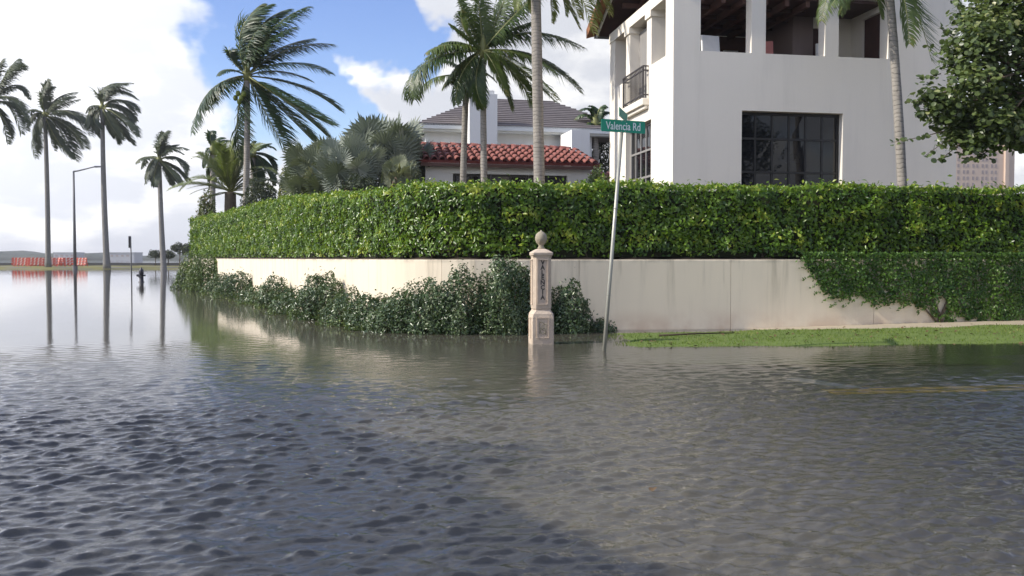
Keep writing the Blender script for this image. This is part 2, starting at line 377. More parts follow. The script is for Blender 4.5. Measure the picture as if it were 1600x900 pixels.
# ------------------------------------------------------------------ wall line and terrain
WALL_PTS = [(18, 20.5), (12, 19.8), (7, 19.2), (2.7, 18.72), (0, 18.35), (-1.3, 18.5), (-2.5, 19.35), (-3.6, 21.1), (-5.14, 24), (-7.2, 28.2), (-9.37, 32.8), (-13.1, 40), (-16.7, 46.3)]
def catmull(pts, n=14):
    p = [np.array(q, float) for q in pts]; p = [2 * p[0] - p[1]] + p + [2 * p[-1] - p[-2]]; out = []
    for i in range(1, len(p) - 2):
        for k in range(n):
            u = k / n; a, b, c, d = p[i - 1:i + 3]
            out.append(0.5 * (2 * b + (c - a) * u + (2 * a - 5 * b + 4 * c - d) * u * u + (3 * b - a - 3 * c + d) * u ** 3))
    out.append(p[-2]); return np.array(out)
def resample(line, step):
    s = np.concatenate([[0], np.cumsum(np.linalg.norm(np.diff(line, axis=0), axis=1))])
    q = np.linspace(0, s[-1], int(s[-1] / step) + 1)
    return np.stack([np.interp(q, s, line[:, k]) for k in range(2)], 1), q
WL, WS = resample(catmull(WALL_PTS), 0.25)          # from right to left
tang = np.gradient(WL, axis=0); tang /= np.linalg.norm(tang, axis=1)[:, None]
WN = np.stack([-tang[:, 1], tang[:, 0]], 1)         # candidate outward normal
if (WN[0] @ np.array([0, -1])) < 0: WN = -WN
def wall_at(s): return np.array([np.interp(s, WS, WL[:, k]) for k in range(2)]), np.array([np.interp(s, WS, WN[:, k]) for k in range(2)])
def wall_y(x):
    m_ = WL[:, 0] > -2.6; o = np.argsort(WL[m_, 0]); return np.interp(x, WL[m_, 0][o], WL[m_, 1][o])
def wall_s_at_px(px):
    a = WL[:, 0] / WL[:, 1] * FPX + 800; return float(np.interp(-px, -a, WS))
def foot_z(x): return -0.05 + 0.18 * sstep(1.5, 12, np.asarray(x, float))

def graded(lo, hi, fine_lo, fine_hi, d, g=1.13):
    a = list(np.arange(fine_lo, fine_hi + d, d)); s = d
    while a[-1] < hi: s *= g; a.append(a[-1] + s)
    s = d; b = []; x = fine_lo
    while x > lo: s *= g; x -= s; b.append(x)
    return np.array(b[::-1] + a)
def grid_mesh(name, xs, ys, zf, m, kind='structure', smooth=True, mask=None):
    X, Y = np.meshgrid(xs, ys); Z = zf(X, Y); nx, ny = len(xs), len(ys)
    V = np.stack([X, Y, Z], -1).reshape(-1, 3)
    i = (np.arange(ny - 1)[:, None] * nx + np.arange(nx - 1)[None]).ravel()
    F = np.stack([i, i + 1, i + nx + 1, i + nx], 1)
    if mask is not None: F = F[mask(V[F].mean(1))]
    o = link(name, npmesh(name, V, F, smooth=smooth), None, m); o['kind'] = kind; return o

def ground_z(X, Y):
    near = np.where(Y < 60, 1.0, 0.0)
    z = -0.30 + 0.16 * sstep(-6, 5, X) * near
    z = z + 0.04 * np.sin(X * 0.37 + Y * 0.21) * near
    z = np.where(Y > 60, -0.5 + 0.78 * sstep(108, 128, Y + 0.04 * (X + 60)), z)
    return np.where(Y > 142, -3.0, z)
grid_mesh('ground', graded(-4000, 4000, -30, 30, 0.6), graded(-400, 5000, 2, 145, 0.6), ground_z, M['asphalt'])
grid_mesh('bank', np.linspace(-120, -20, 80), np.linspace(106, 141, 40), lambda X, Y: ground_z(X, Y) + 0.012 + 0.05 * np.sin(X * .9) * np.sin(Y * .7), M['bank'])
def lawn_z(X, Y):
    d = wall_y(X) - Y; up = sstep(4.5, 3.4, d) * sstep(0.4, 2.6, X)
    z = -0.14 + 0.165 * up + 0.07 * sstep(3, 11, X) * sstep(4.3, 1.5, d)
    return z + 0.008 * np.sin(X * 3.1 + Y * 1.3) * np.sin(X * 1.1 - Y * 3.7) + 0.012 * np.sin(X * 1.3 + 0.6)
grid_mesh('lawn', np.arange(0.8, 17.4, 0.08), np.arange(13.8, 20.6, 0.08), lawn_z, M['lawn'], mask=lambda c: (c[:, 1] < wall_y(c[:, 0]) - 0.95))
# pavement between the lawn and the wall, in slabs with recessed joints
pv = thing('sidewalk', (8, 18.6, 0), 'narrow sandy wet pavement between the green verge and the cream wall', 'pavement'); del pv['category']; del pv['label']; pv['kind'] = 'structure'
s = 0.0
while s < wall_s_at_px(905):
    mb = MB(); ring = []
    for q in (s, min(s + 1.49, WS[-1])):
        p, n = wall_at(q); e = p + n * 1.05; i = p + n * 0.004
        ring.append((i, e, foot_z(p[0])))
    (i0, e0, z0), (i1, e1, z1) = ring; zz0, zz1 = float(z0) + 0.004, float(z1) + 0.004
    dn = 0.02
    mb.hexa([(*e0, -0.3), (*i0, -0.3), (*i1, -0.3), (*e1, -0.3), (*e0, zz0 - dn), (*i0, zz0), (*i1, zz1), (*e1, zz1 - dn)])
    mb.build('slab', M['sidewalk'], pv); s += 1.5

# painted road markings below the water
def strip(mb, pts, w, z):
    for a, b in zip(pts[:-1], pts[1:]):
        d = (Vector((*b, 0)) - Vector((*a, 0))).normalized(); n = Vector((-d.y, d.x, 0)) * w / 2
        za, zb = [float(ground_z(np.array(p[0]), np.array(p[1]))) + z for p in (a, b)]
        A = Vector((*a, za)); B = Vector((*b, zb)); mb.add([A - n, B - n, B + n, A + n], [(0, 1, 2, 3)])
road = thing('road_marking', (6, 11, -0.1), None, None); road['kind'] = 'structure'
g0 = G(1300, 607, -0.1); g1 = G(1640, 597.5, -0.1)
for k in (0, 0.26):
    mb = MB(); strip(mb, [(g0.x + (g1.x - g0.x) * u / 12 * 2.2, g0.y + k + (g1.y - g0.y) * u / 12 * 2.2) for u in range(13)], 0.20, 0.006); mb.build('yellow_line', M['yellow'], road)
h0 = G(1235, 583, -0.1); h1 = G(1335, 598, -0.1)
mb = MB(); strip(mb, [(h0.x + (h1.x - h0.x) * u / 4, h0.y + (h1.y - h0.y) * u / 4) for u in range(5)], 0.30, 0.006); mb.build('stop_line', M['white_line'], road)

# ------------------------------------------------------------------ flood water with real waves
def water_z(X, Y):
    sx = np.abs(np.gradient(X, axis=1)); sy = np.abs(np.gradient(Y, axis=0)); sp = np.maximum(sx, sy)
    r = np.random.default_rng(11); Z = np.zeros_like(X)
    amp = 0.015 + 0.07 * (1 - sstep(22, 40, Y)) + 0.84 * (1 - sstep(4.5, 17.5, Y + 0.25 * np.minimum(X, 2) + 0.8 * np.sin(X * 0.5) * np.cos(Y * .35)))
    amp *= 0.9 + 0.25 * np.sin(X * 0.55 + 0.8 * np.sin(Y * 0.5)) * np.sin(Y * 0.62 + 0.5 * np.sin(X * 0.4 + 1)) 
    for i in range(130):
        lam = 0.070 * (0.36 / 0.070) ** (r.uniform(0, 1) ** 1.25)
        th = math.radians(-72) + r.normal(0, 0.52)
        k = 2 * math.pi / lam; a = 0.00172 * (lam / 0.3) ** 0.72
        f = sstep(2.6, 4.4, lam / sp)
        ph = k * (X * math.cos(th) + Y * math.sin(th)) + r.uniform(0, 6.28)
        Z += a * f * (np.sin(ph) + 0.22 * np.sin(2 * ph + 1.2))
    sg = 0.0108; Z = (Z + 0.16 * np.clip(Z * Z / sg - sg, -.02, .03)) * amp
    return Z
wy = list(graded(-420, 8.4, 3.8, 8.4, 0.0175, 1.1)); wy = [y for y in wy if y <= 8.4]; st_ = 0.0175
while wy[-1] < 5200: st_ *= 1.009 if wy[-1] < 19 else 1.07; wy.append(wy[-1] + st_)
grid_mesh('water', graded(-4200, 4200, -6.2, 6.2, 0.020, 1.030), np.array(wy), water_z, M['water'])

# ------------------------------------------------------------------ retaining wall: panels with open joints, soil strip along the top
wall = thing('garden_wall', (0, 18.6, 0), 'long curved cream stucco retaining wall under the clipped hedge', 'wall')
TH = 0.30; cuts = [WS[0]] + sorted(wall_s_at_px(p) for p in (1366, 1142, 905, 690, 540, 455, 395, 348)) + [WS[-1]]
for a, b in zip(cuts[:-1], cuts[1:]):
    n = max(2, int((b - a) / 0.3)); rings = []
    for q in np.linspace(a + 0.004, b - 0.004, n):
        p, nn = wall_at(q); i = p - nn * TH
        rings.append([(p[0], p[1], -0.4), (p[0], p[1], 1.452), (p[0] - nn[0] * .012, p[1] - nn[1] * .012, 1.464), (i[0], i[1], 1.464), (i[0], i[1], -0.4)])
    mb = MB().rings(rings); mb.build('wall_panel', M['wall_cream'], wall)
mb = MB(); rings = []
for q in np.linspace(WS[0], WS[-1], 160):
    p, nn = wall_at(q); a = p - nn * 0.14; b = p - nn * 0.9; hz = 1.485 + 0.012 * math.sin(q * 5) + 0.01 * math.sin(q * 13)
    rings.append([(a[0], a[1], 1.40), (a[0], a[1], hz), (b[0], b[1], hz + .05), (b[0], b[1], 1.40)])
mb.rings(rings).build('soil_edge', M['coping'], wall)
# raised garden behind the wall
poly = [(p[0] - n[0] * 0.5, p[1] - n[1] * 0.5) for p, n in (wall_at(q) for q in np.linspace(WS[0], WS[-1], 60))]
poly += [(-10, 60), (40, 70), (60, 24)]
gd = bpy.data.meshes.new('garden_ground'); gd.from_pydata([(x, y, 1.42) for x, y in poly], [], [tuple(range(len(poly)))]); gd.update()
tag(link('garden_ground', gd, None, M['soil']), kind='structure')

# ------------------------------------------------------------------ clipped hedge on the wall
hedge = thing('clipped_hedge', (0, 19, 1.48), 'long clipped hedge of glossy green leaves on top of the cream wall', 'hedge')
def hedge_top(s):
    return 3.04 + 0.47 * sstep(wall_s_at_px(620), wall_s_at_px(400), np.asarray(s, float)) + 0.05 * np.sin(np.asarray(s) * 1.9) * np.sin(np.asarray(s) * .7)
def hedge_leaves():
    out = []; L = WS[-1]
    def base(n): 
        s = rng.uniform(0, L, n); p = np.stack([np.interp(s, WS, WL[:, k]) for k in range(2)], 1); nn = np.stack([np.interp(s, WS, WN[:, k]) for k in range(2)], 1)
        return s, p, nn
    # face
    n = 56000; s, p, nn = base(n); u = rng.uniform(0, 1, n); z = 1.53 + (hedge_top(s) - 1.53) * u
    q = np.stack([s, z], 1)
    lump = 0.055 * snoise(q, 3, 12, 0.25, 1.3) + 0.035 * snoise(q, 5, 10, 1.2, 3.0)
    dep = rng.uniform(0, 1, n) ** 2.0 * 0.17; top_round = 0.10 * np.clip((u - .88) / .12, 0, 1) ** 2
    off = -0.13 + lump - dep - top_round - 0.05 * (1 - u) ** 6
    thin = (u > 0.07) | (rng.uniform(0, 1, n) < 0.35)
    C = np.concatenate([p + nn * off[:, None], z[:, None]], 1); N = np.concatenate([nn, np.full((n, 1), 0.35)], 1)
    cl = 0.5 + 0.33 * snoise(q, 9, 12, 0.5, 2.2) + rng.normal(0, 0.20, n)
    tone = np.clip(cl + 0.25 * (u > .93), 0, 1)  # upper edge toned lighter, the sunlit fringe put into leaf colour
    k = thin; out.append(leaves(C[k], N[k], 0.098, 0.52, 0.50, 0.22, 0.6, tone[k]))
    # top
    n = 17000; s, p, nn = base(n); w = rng.uniform(0, 1, n); q = np.stack([s, w * 1.2], 1)
    z = hedge_top(s) + 0.035 * snoise(q, 13, 10, 0.6, 2.6) + rng.exponential(0.030, n) - 0.02
    C = np.concatenate([p + nn * (-0.17 - 1.2 * w)[:, None], z[:, None]], 1); N = np.tile(np.array([0, 0, 1.0]), (n, 1)) + np.concatenate([nn * .4, np.zeros((n, 1))], 1)
    out.append(leaves(C, N, 0.10, 0.5, 0.7, 0.22, 1.3, np.clip(0.75 + rng.normal(0, .22, n), 0, 1)))  # lighter leaf tone paints the hedge top as sunlit
    # far end of the hedge
    n = 2600; p, nn = wall_at(L); tdir = tang[-1]
    w = rng.uniform(0.1, 1.4, n); z = rng.uniform(1.5, float(hedge_top(L)), n)
    C = np.stack([p[0] - nn[0] * w + tdir[0] * .1, p[1] - nn[1] * w + tdir[1] * .1, z], 1); C += rng.normal(0, .05, C.shape)
    out.append(leaves(C, np.tile([tdir[0], tdir[1], .3], (n, 1)), 0.12, 0.5, 0.6, 0.22, .5))
    return out
leaf_obj('foliage', hedge_leaves(), M['hedge'], hedge)
mb = MB(); rings = []
for q in np.linspace(WS[0], WS[-1] - .05, 200):
    p, nn = wall_at(q); a = p - nn * (0.36 + .04 * math.sin(q * 7)); b = p - nn * 1.35; zt = float(hedge_top(q)) - 0.10
    rings.append([(a[0], a[1], 1.515), (a[0], a[1], zt), (b[0], b[1], zt), (b[0], b[1], 1.44)])
mb.rings(rings).build('twigs', M['hedge_core'], hedge)  # added solid core, coloured dark like the shaded inside of the hedge
for q in np.arange(0.3, WS[-1] - .3, 0.62):
    q = q + random.uniform(-.15, .15); p, nn = wall_at(q); a = p - nn * random.uniform(.34, .5)
    MB().tube([(a[0], a[1], 1.44), (a[0] + random.uniform(-.05, .05), a[1], 1.6), (a[0] + random.uniform(-.12, .12), a[1], 1.9)], [.022, .018, .012], 6).build('stem', M['tree_bark'], hedge, True)

# ------------------------------------------------------------------ shrubs at the foot of the wall
def mound(name, label, cat, group, m, c, rx, ry, h, n, size, seed, lit=None, lean=(0, 0), tips=0.35, zlow=-0.10, stems=5):
    n = int(n * 2.5); size = size * 1.16; tips *= .55
    """a shrub: leaf clumps over an uneven dome of height h, with twigs"""
    c = Vector(c); root = thing(name, (c.x, c.y, zlow), label, cat, group)
    r = np.random.default_rng(seed)
    th = r.uniform(0, 2 * math.pi, n); ph = np.arcsin(r.uniform(-0.08, 1, n)); rad = 1 - r.uniform(0, 1, n) ** 2 * 0.45
    d = np.stack([np.cos(th) * np.cos(ph), np.sin(th) * np.cos(ph), np.sin(ph)], 1)
    lump = 1 + 0.10 * snoise(d, seed, 9, 0.4, 1.4) + 0.09 * snoise(d, seed + 1, 9, 1.2, 3.0)
    spur = (r.uniform(0, 1, n) < 0.05) * r.uniform(0, tips, n)
    R = (rad * lump + spur)[:, None]
    C = np.stack([c.x + d[:, 0] * R[:, 0] * rx + lean[0] * d[:, 2] * h, c.y + d[:, 1] * R[:, 0] * ry + lean[1] * d[:, 2] * h, zlow + np.maximum(0.01, d[:, 2] * R[:, 0] * (h - zlow))], 1)
    N = np.stack([d[:, 0] / rx, d[:, 1] / ry, d[:, 2] / h], 1); N /= np.linalg.norm(N, axis=1)[:, None]
    tone = np.clip(0.42 + 0.25 * snoise(d, seed + 4, 9, .5, 2) + r.normal(0, .26, n), 0, 1)
    # keep it in front of the wall
    keep = np.ones(n, bool)
    for i in range(n):
        if C[i, 2] < 1.5:
            j = np.argmin((WL[:, 0] - C[i, 0]) ** 2 + (WL[:, 1] - C[i, 1]) ** 2); dd = (C[i, :2] - WL[j]) @ WN[j]
            if dd < 0.03: C[i, :2] += WN[j] * (0.03 - dd + r.uniform(0, .05))
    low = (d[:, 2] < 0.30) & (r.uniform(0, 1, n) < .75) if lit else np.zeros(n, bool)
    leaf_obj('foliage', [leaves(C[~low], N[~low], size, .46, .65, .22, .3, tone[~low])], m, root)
    if low.any(): leaf_obj('lower_foliage', [leaves(C[low], N[low], size, .46, .65, .22, .6, tone[low])], M[lit], root)  # low leaves painted in the sunlit leaf colour
    for k in range(stems):
        a = r.uniform(0, 6.28); e = Vector((c.x + math.cos(a) * rx * .6 + lean[0] * h * .6, c.y + math.sin(a) * ry * .5 - .1, zlow + h * r.uniform(.5, .85)))
        b = Vector((c.x + math.cos(a) * rx * .15, c.y + math.sin(a) * ry * .15 - .1, zlow - .1)); MB().tube([b, b.lerp(e, .5) + Vector((0, 0, .08)), e], [.022, .016, .006], 6).build('branch', M['tree_bark'], root, True)
    return root
def along(px, off):
    q = WL + WN * off; i = np.argmin(np.abs(q[:, 0] / q[:, 1] * FPX + 800 - px)); return Vector((q[i, 0], q[i, 1], 0))
SG = 'shrubs along the foot of the cream wall'
shrubs = [
 (304, .30, .9, .42, 1.66, 2400, .085, 'leafy climber hanging down the far end of the cream wall beside the open water'),
 (325, .32, .95, .45, 1.50, 2200, .085, 'grey green climber covering the wall just inside its far end'),
 (348, .40, .80, .55, .85, 1300, .08, 'shrub in the water next to the far climbers, left of the cone shaped shrub'),
 (374, .42, .80, .60, .92, 1700, .075, 'cone shaped shrub in the water, farthest of the free standing ones'),
 (404, .5, .80, .6, .60, 900, .07, 'low spreading shrub in the dip between two pointed shrubs at the wall'),
 (430, .48, .62, .58, .86, 1700, .07, 'narrow pointed shrub at the wall left of the tall rounded shrub'),
 (460, .6, .72, .65, .66, 1200, .066, 'low shrub touching the left side of the tall rounded shrub'),
 (500, .52, .64, .60, 1.06, 2900, .066, 'tall rounded shrub rising in the middle of the curved sunlit wall'),
 (540, .62, .58, .60, .74, 1500, .062, 'low shrub with pale lower leaves right of the tall rounded shrub'),
 (584, .60, .68, .58, .74, 2200, .062, 'shrub with bright lower leaves at the nearest bend of the wall'),
]
for i, (px, off, rx, ry, h, n, sz, lab) in enumerate(shrubs):
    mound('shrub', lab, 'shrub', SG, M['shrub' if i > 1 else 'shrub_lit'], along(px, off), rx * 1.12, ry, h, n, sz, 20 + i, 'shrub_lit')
near = [
 (632, .60, .78, .56, .82, 2500, .060, 'dark shrub left of the tallest dark shrub, sloping down to the water', .3),
 (682, .58, .74, .56, 1.02, 2800, .060, 'dark glossy shrub with reddish twigs just left of the tallest dark shrub', .35),
 (726, .54, .58, .52, 1.22, 2600, .058, 'dark shrub touching the top of the wall left of the stone post', .4),
 (780, .54, .58, .52, 1.48, 3600, .060, 'tallest dark shrub reaching into the hedge just left of the stone post', .25),
 (833, .46, .52, .46, 1.34, 2400, .058, 'shaded dark shrub directly behind the stone post', .3),
 (884, .42, .50, .42, .96, 2300, .056, 'loose dark shrub with airy twigs just right of the stone post', .5),
]
for i, (px, off, rx, ry, h, n, sz, lab, tp) in enumerate(near):
    mound('shrub', lab, 'shrub', SG, M['shrub'], along(px, off), rx, ry, h, n, sz, 50 + i, None, tips=tp)
mound('shrub', 'tiny dark shrub at the wall foot behind the leaning sign pole', 'shrub', SG, M['shrub'], along(943, .25), .34, .25, .24, 500, .05, 71, None, tips=.5)

# ------------------------------------------------------------------ climbing fig on the right of the wall
fig = thing('climbing_fig', (along(1470, .2).x, along(1470, .2).y, 0.05), 'dense dark green climbing fig covering the right end of the cream wall', 'climbing plant')
edge_px = [(1252, 408), (1275, 440), (1292, 462), (1312, 470), (1335, 462), (1350, 466), (1380, 474), (1405, 475), (1425, 480), (1450, 478), (1456, 496), (1478, 502), (1500, 492), (1530, 503), (1620, 503)]
def fig_leaves():
    n = 34000; s = rng.uniform(WS[0], wall_s_at_px(1250), n); z = rng.uniform(0.05, 1.62, n)
    p = np.stack([np.interp(s, WS, WL[:, k]) for k in range(2)], 1); nn = np.stack([np.interp(s, WS, WN[:, k]) for k in range(2)], 1)
    px = 800 + FPX * p[:, 0] / p[:, 1]; py = 403 - (z - EYE) / p[:, 1] * FPX
    lim = np.interp(px, [e[0] for e in edge_px], [e[1] for e in edge_px]); q = np.stack([s, z], 1)
    lim = lim + 5 * snoise(q, 31, 8, 1, 4) + rng.normal(0, 3.0, n)
    gapx = ((px - 1469) / 9) ** 2 + ((py - 478) / 12) ** 2 < 1 + .4 * snoise(q, 36, 6, 2, 5)
    k = (py < lim) & ~gapx
    thick = 0.05 + 0.10 * (0.5 + 0.5 * snoise(q, 33, 10, .5, 2)) 
    off = 0.01 + thick * rng.uniform(0.2, 1, n)
    C = np.concatenate([p + nn * off[:, None], z[:, None]], 1); N = np.concatenate([nn, np.full((n, 1), .3)], 1)
    tone = np.clip(.45 + .25 * snoise(q, 35, 10, .6, 2) + rng.normal(0, .22, n), 0, 1)
    return [leaves(C[k], N[k], 0.070, .60, .55, .2, .2, tone[k])]
leaf_obj('foliage', fig_leaves(), M['vine'], fig)
sp_ = []
for (x, y, dx, dy) in ((1262, 418, -14, 2), (1268, 430, -13, 6), (1276, 442, -13, 8), (1284, 452, -12, 8), (1294, 462, -10, 9), (1258, 410, -12, -3), (1306, 470, -8, 8), (1322, 470, -4, 9), (1345, 468, 2, 8), (1372, 474, -3, 8), (1400, 478, 3, 7), (1430, 482, 2, 9)):
    p, nn = wall_at(wall_s_at_px(x)); a = P(x + 14, y - 3, p[1] - .1); b = P(x + dx, y + dy, p[1] - .1); nl_ = 22; u = rng.uniform(0, 1.05, nl_)
    sp_.append(leaves(np.array(a) + np.outer(u, np.array(b - a)) + rng.normal(0, .016, (nl_, 3)), np.tile([nn[0], nn[1], .3], (nl_, 1)), .055, .5, .5, .2, .2))
leaf_obj('spray', sp_, M['vine'], fig)
for (x0, y0), (x1, y1), r in (((1470, 502), (1450, 462), .035), ((1466, 502), (1482, 455), .03), ((1462, 502), (1425, 470), .02), ((1450, 462), (1340, 430), .018), ((1482, 455), (1560, 430), .02)):
    def wp(px, py):
        p, n = wall_at(wall_s_at_px(px)); q = P(px, py, p[1]); return Vector((p[0] + n[0] * .05, p[1] + n[1] * .05, max(0.02, q.z)))
    a, b = wp(x0, y0), wp(x1, y1); MB().tube([a, a.lerp(b, .5) + Vector((.03, 0, .03)), b], [r, r * .8, r * .5], 6).build('stem', M['tree_bark'], fig, True)
# ------------------------------------------------------------------ big white house
class Frame:
    def __init__(s, ox, oy, slope):
        c = 1 / math.hypot(1, slope); s.o = (ox, oy); s.ux, s.uy = c, slope * c
    def __call__(s, u, w, z): return Vector((s.o[0] + s.ux * u - s.uy * w, s.o[1] + s.uy * u + s.ux * w, z))
    def u_at(s, px, w=0.0):
        k = (px - 800) / FPX; ox = s.o[0] - s.uy * w; oy = s.o[1] + s.ux * w
        return (k * oy - ox) / (s.ux - k * s.uy)
    def z_at(s, px, py, w=0.0):
        u = s.u_at(px, w); return P(px, py, s(u, w, 0).y).z
H = Frame(4.29, 24.0, 0.18)
house = thing('white_house', H(4, 3, 1.4), 'tall white stucco house with open upper loggia behind the right hedge', 'house')
def hb(T, parent, name, m, *boxes, bevel=0.0):
    mb = MB()
    for b in boxes: mb.box(*b, T=T)
    return mb.build(name, m, parent, bevel=bevel)
SILL = 7.03; TOPZ = 8.80; TW = 0.36; LW = 0.46; UE = 8.43; SE = 5.93
wu0, wu1, wz = 1.95, 4.92, 5.48
# front wall around the big window and the upper openings
hb(H, house, 'wall', M['house_white'],
   (0, wu0, 0, TW, 1.2, SILL), (wu1, UE, 0, TW, 1.2, SILL), (wu0, wu1, 0, TW, wz, SILL), (wu0, wu1, 0, TW, 1.2, 2.3),
   (0, .756, 0, TW, SILL, TOPZ), (6.266, UE, 0, TW, SILL, TOPZ))
hb(H, house, 'pillar', M['house_white'], (2.209, 2.619, 0, TW, SILL, TOPZ))
hb(H, house, 'pillar', M['house_white'], (4.361, 4.765, 0, TW, SILL, TOPZ))
hb(H, house, 'upper_beam', M['house_white'], (0, UE, 0, TW, TOPZ, 9.25))
# left face: s ranges along the depth
ws0, ws1 = 1.78, 4.17
hb(H, house, 'side_wall', M['house_white'],
   (0, LW, TW, ws0, 1.2, 7.0), (0, LW, ws1, SE, 1.2, 7.0), (0, LW, ws0, ws1, 5.47, 6.05), (0, LW, ws0, ws1, 1.2, 2.3),
   (0, LW, 1.78, 2.18, 6.05, 7.0), (0, LW, 3.77, 4.17, 6.05, 7.0), (0, LW, TW, .61, 7.0, 8.55), (0, LW, 5.34, SE, 7.0, 8.55))
for a, b in ((1.78, 2.18), (3.77, 4.17)):
    col_ = hb(H, house, 'column', M['house_white'], (0, LW, a, b, 7.0, 8.37))
    hb(H, col_, 'capital', M['house_white'], (-.05, LW + .03, a - .05, b + .05, 8.37, 8.55))
hb(H, house, 'side_beam', M['house_white'], (-.03, LW, -.03 + TW, SE + .02, 8.55, 8.86))
hb(H, house, 'side_wall', M['house_white'], (UE - .36, UE, TW, SE, 1.2, 9.2))
hb(H, house, 'back_wall', M['house_white'], (LW, UE - .36, SE - .3, SE, 1.2, 9.2))
hb(H, house, 'loggia_floor', M['wood_mid'], (LW, UE - .36, TW, SE - .3, 6.05, 6.3))
# inside of the loggia, its shade painted into dark wall colours
hb(H, house, 'inner_wall', M['wood_mid'], (LW + .3, 4.4, 4.3, 4.5, 6.3, 8.55))
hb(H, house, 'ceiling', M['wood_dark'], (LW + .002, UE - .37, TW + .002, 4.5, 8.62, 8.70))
for u in np.arange(.9, 4.4, .62): hb(H, house, 'ceiling_beam', M['wood_mid'], (u, u + .12, TW + .05, 4.29, 8.46, 8.619))
for s_ in (1.2, 2.2, 3.2): hb(H, house, 'cross_beam', M['wood_dark'], (LW + .2, 4.39, s_, s_ + .10, 8.52, 8.618))
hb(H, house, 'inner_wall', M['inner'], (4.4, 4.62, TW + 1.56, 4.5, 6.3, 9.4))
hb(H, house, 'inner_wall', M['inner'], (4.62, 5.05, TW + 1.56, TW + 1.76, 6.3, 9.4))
hb(H, house, 'inner_wall', M['house_white'], (5.38, 6.27, TW + 1.56, TW + 1.76, 6.3, 9.4), (5.05, 5.38, TW + 1.56, TW + 1.76, 8.3, 9.4),
   (6.27, 6.5, TW, .42, 6.3, 9.4), (6.27, 6.5, 1.34, 2.0, 6.3, 9.4), (6.27, 6.5, .42, 1.34, 8.44, 9.4))
d1 = hb(H, house, 'door', M['wood_dark'], (5.05, 5.38, TW + 1.62, TW + 1.68, 6.3, 8.3)); d2 = hb(H, house, 'door', M['wood_dark'], (6.36, 6.40, .42, 1.34, 6.3, 8.44))
hb(H, d1, 'handle', M['iron'], (5.10, 5.13, TW + 1.57, TW + 1.62, 7.25, 7.38)); hb(H, d2, 'handle', M['iron'], (6.31, 6.36, .50, .54, 7.25, 7.38))
for k in range(2): hb(H, house, 'painted_light_slot', M['white_paint'], (1.25 + k * 2.0, 1.75 + k * 2.0, 4.27, 4.30, 8.05, 8.11))  # white strips painted to stand for daylight through rear openings
# roof: gable with the ridge along the front, dark timber underside with beams
RS, RZ, EZ = 2.9, 10.6, 8.98
def roof_slab(s0, z0, s1, z1, nm):
    mb = MB(); a = -.32; b = UE + .3
    mb.hexa([H(a, s0, z0), H(b, s0, z0), H(b, s1, z1), H(a, s1, z1), H(a, s0, z0 + .12), H(b, s0, z0 + .12), H(b, s1, z1 + .12), H(a, s1, z1 + .12)])
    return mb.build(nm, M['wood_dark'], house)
r1 = roof_slab(-.10, EZ + .3, RS - .002, RZ, 'roof'); r2 = roof_slab(RS + .002, RZ, 6.65, EZ, 'roof')
def slope_z(s): return (EZ + .3 + (RZ - EZ - .3) * (s + .10) / (RS + .10)) if s < RS else (RZ + (EZ - RZ) * (s - RS) / (6.65 - RS))
for u in np.arange(.75, UE, .78):
    for s0, s1 in ((.0, RS - .05), (RS + .05, 6.5)):
        MB().bar(H(u, s0, slope_z(s0) - .075), H(u, s1, slope_z(s1) - .075), .10, .13).build('rafter', M['wood_mid'], house)
for s0 in (.9, 1.9, 3.9, 4.9):
    MB().bar(H(.1, s0, slope_z(s0) - .20), H(UE, s0, slope_z(s0) - .20), .12, .14).build('purlin', M['wood_mid'], house)
hb(H, house, 'gutter', M['lamp_metal'], (-.32, UE, 6.66, 6.78, EZ - .06, EZ + .06))
mb = MB(); mb.bar(H(-.28, -.08, slope_z(-.08) - .02), H(-.28, RS, RZ - .02), .05, .14); mb.bar(H(-.28, RS, RZ - .02), H(-.28, 6.6, EZ - .02), .05, .14); mb.build('verge_board', M['fascia'], house)
mb = MB()
for s0, s1 in ((-.08, RS), (RS, 6.65)):
    mb = MB(); z0, z1 = slope_z(s0), slope_z(s1 - .001 if s1 == RS else s1); mb.hexa([H(-.62, s0, z0 - .10), H(-.33, s0, z0 - .02), H(-.33, s1, z1 - .02), H(-.62, s1, z1 - .10), H(-.62, s0, z0 + .20), H(-.33, s0, z0 + .14), H(-.33, s1, z1 + .14), H(-.62, s1, z1 + .20)]).build('verge_tiles', M['tile_brown'], house)
def tile_mesh(r, L, taper=.82):
    mb = MB(); n = 6; V = []
    for (y, rr, dz) in ((0, r, .02), (L, r * taper, 0)):
        for off in (0, -.014):
            for k in range(n + 1):
                a = math.pi * k / n; V.append((math.cos(a) * (rr + off), y, math.sin(a) * (rr + off) + dz))
    m1 = n + 1; F = []
    for k in range(n):
        F += [(k, k + 1, 2 * m1 + k + 1, 2 * m1 + k), (m1 + k + 1, m1 + k, 3 * m1 + k, 3 * m1 + k + 1), (k + 1, k, m1 + k, m1 + k + 1), (2 * m1 + k, 2 * m1 + k + 1, 3 * m1 + k + 1, 3 * m1 + k)]
    me = bpy.data.meshes.new('tile'); me.from_pydata(V, [], F); me.polygons.foreach_set('use_smooth', np.ones(len(F), bool)); me.update(); return me
def lay_tile(me, m, parent, p0, p1, side, rj=0.03):
    """one barrel tile from the lower point p0 towards p1"""
    y = (p1 - p0).normalized(); x = (side - y * side.dot(y)).normalized(); z = x.cross(y)
    if z.z < 0: x = -x; z = -z
    R = Matrix((x, y, z)).transposed().to_4x4()
    o = bpy.data.objects.new('tile', me); COL.objects.link(o); o.parent = parent; ORG[o] = ORG[parent]
    o.matrix_local = Matrix.Translation(p0 - ORG[parent] + Vector((0, 0, random.uniform(0, .012)))) @ R @ Matrix.Rotation(random.uniform(-rj, rj), 4, 'Z')
    if not me.materials: me.materials.append(m)
    return o
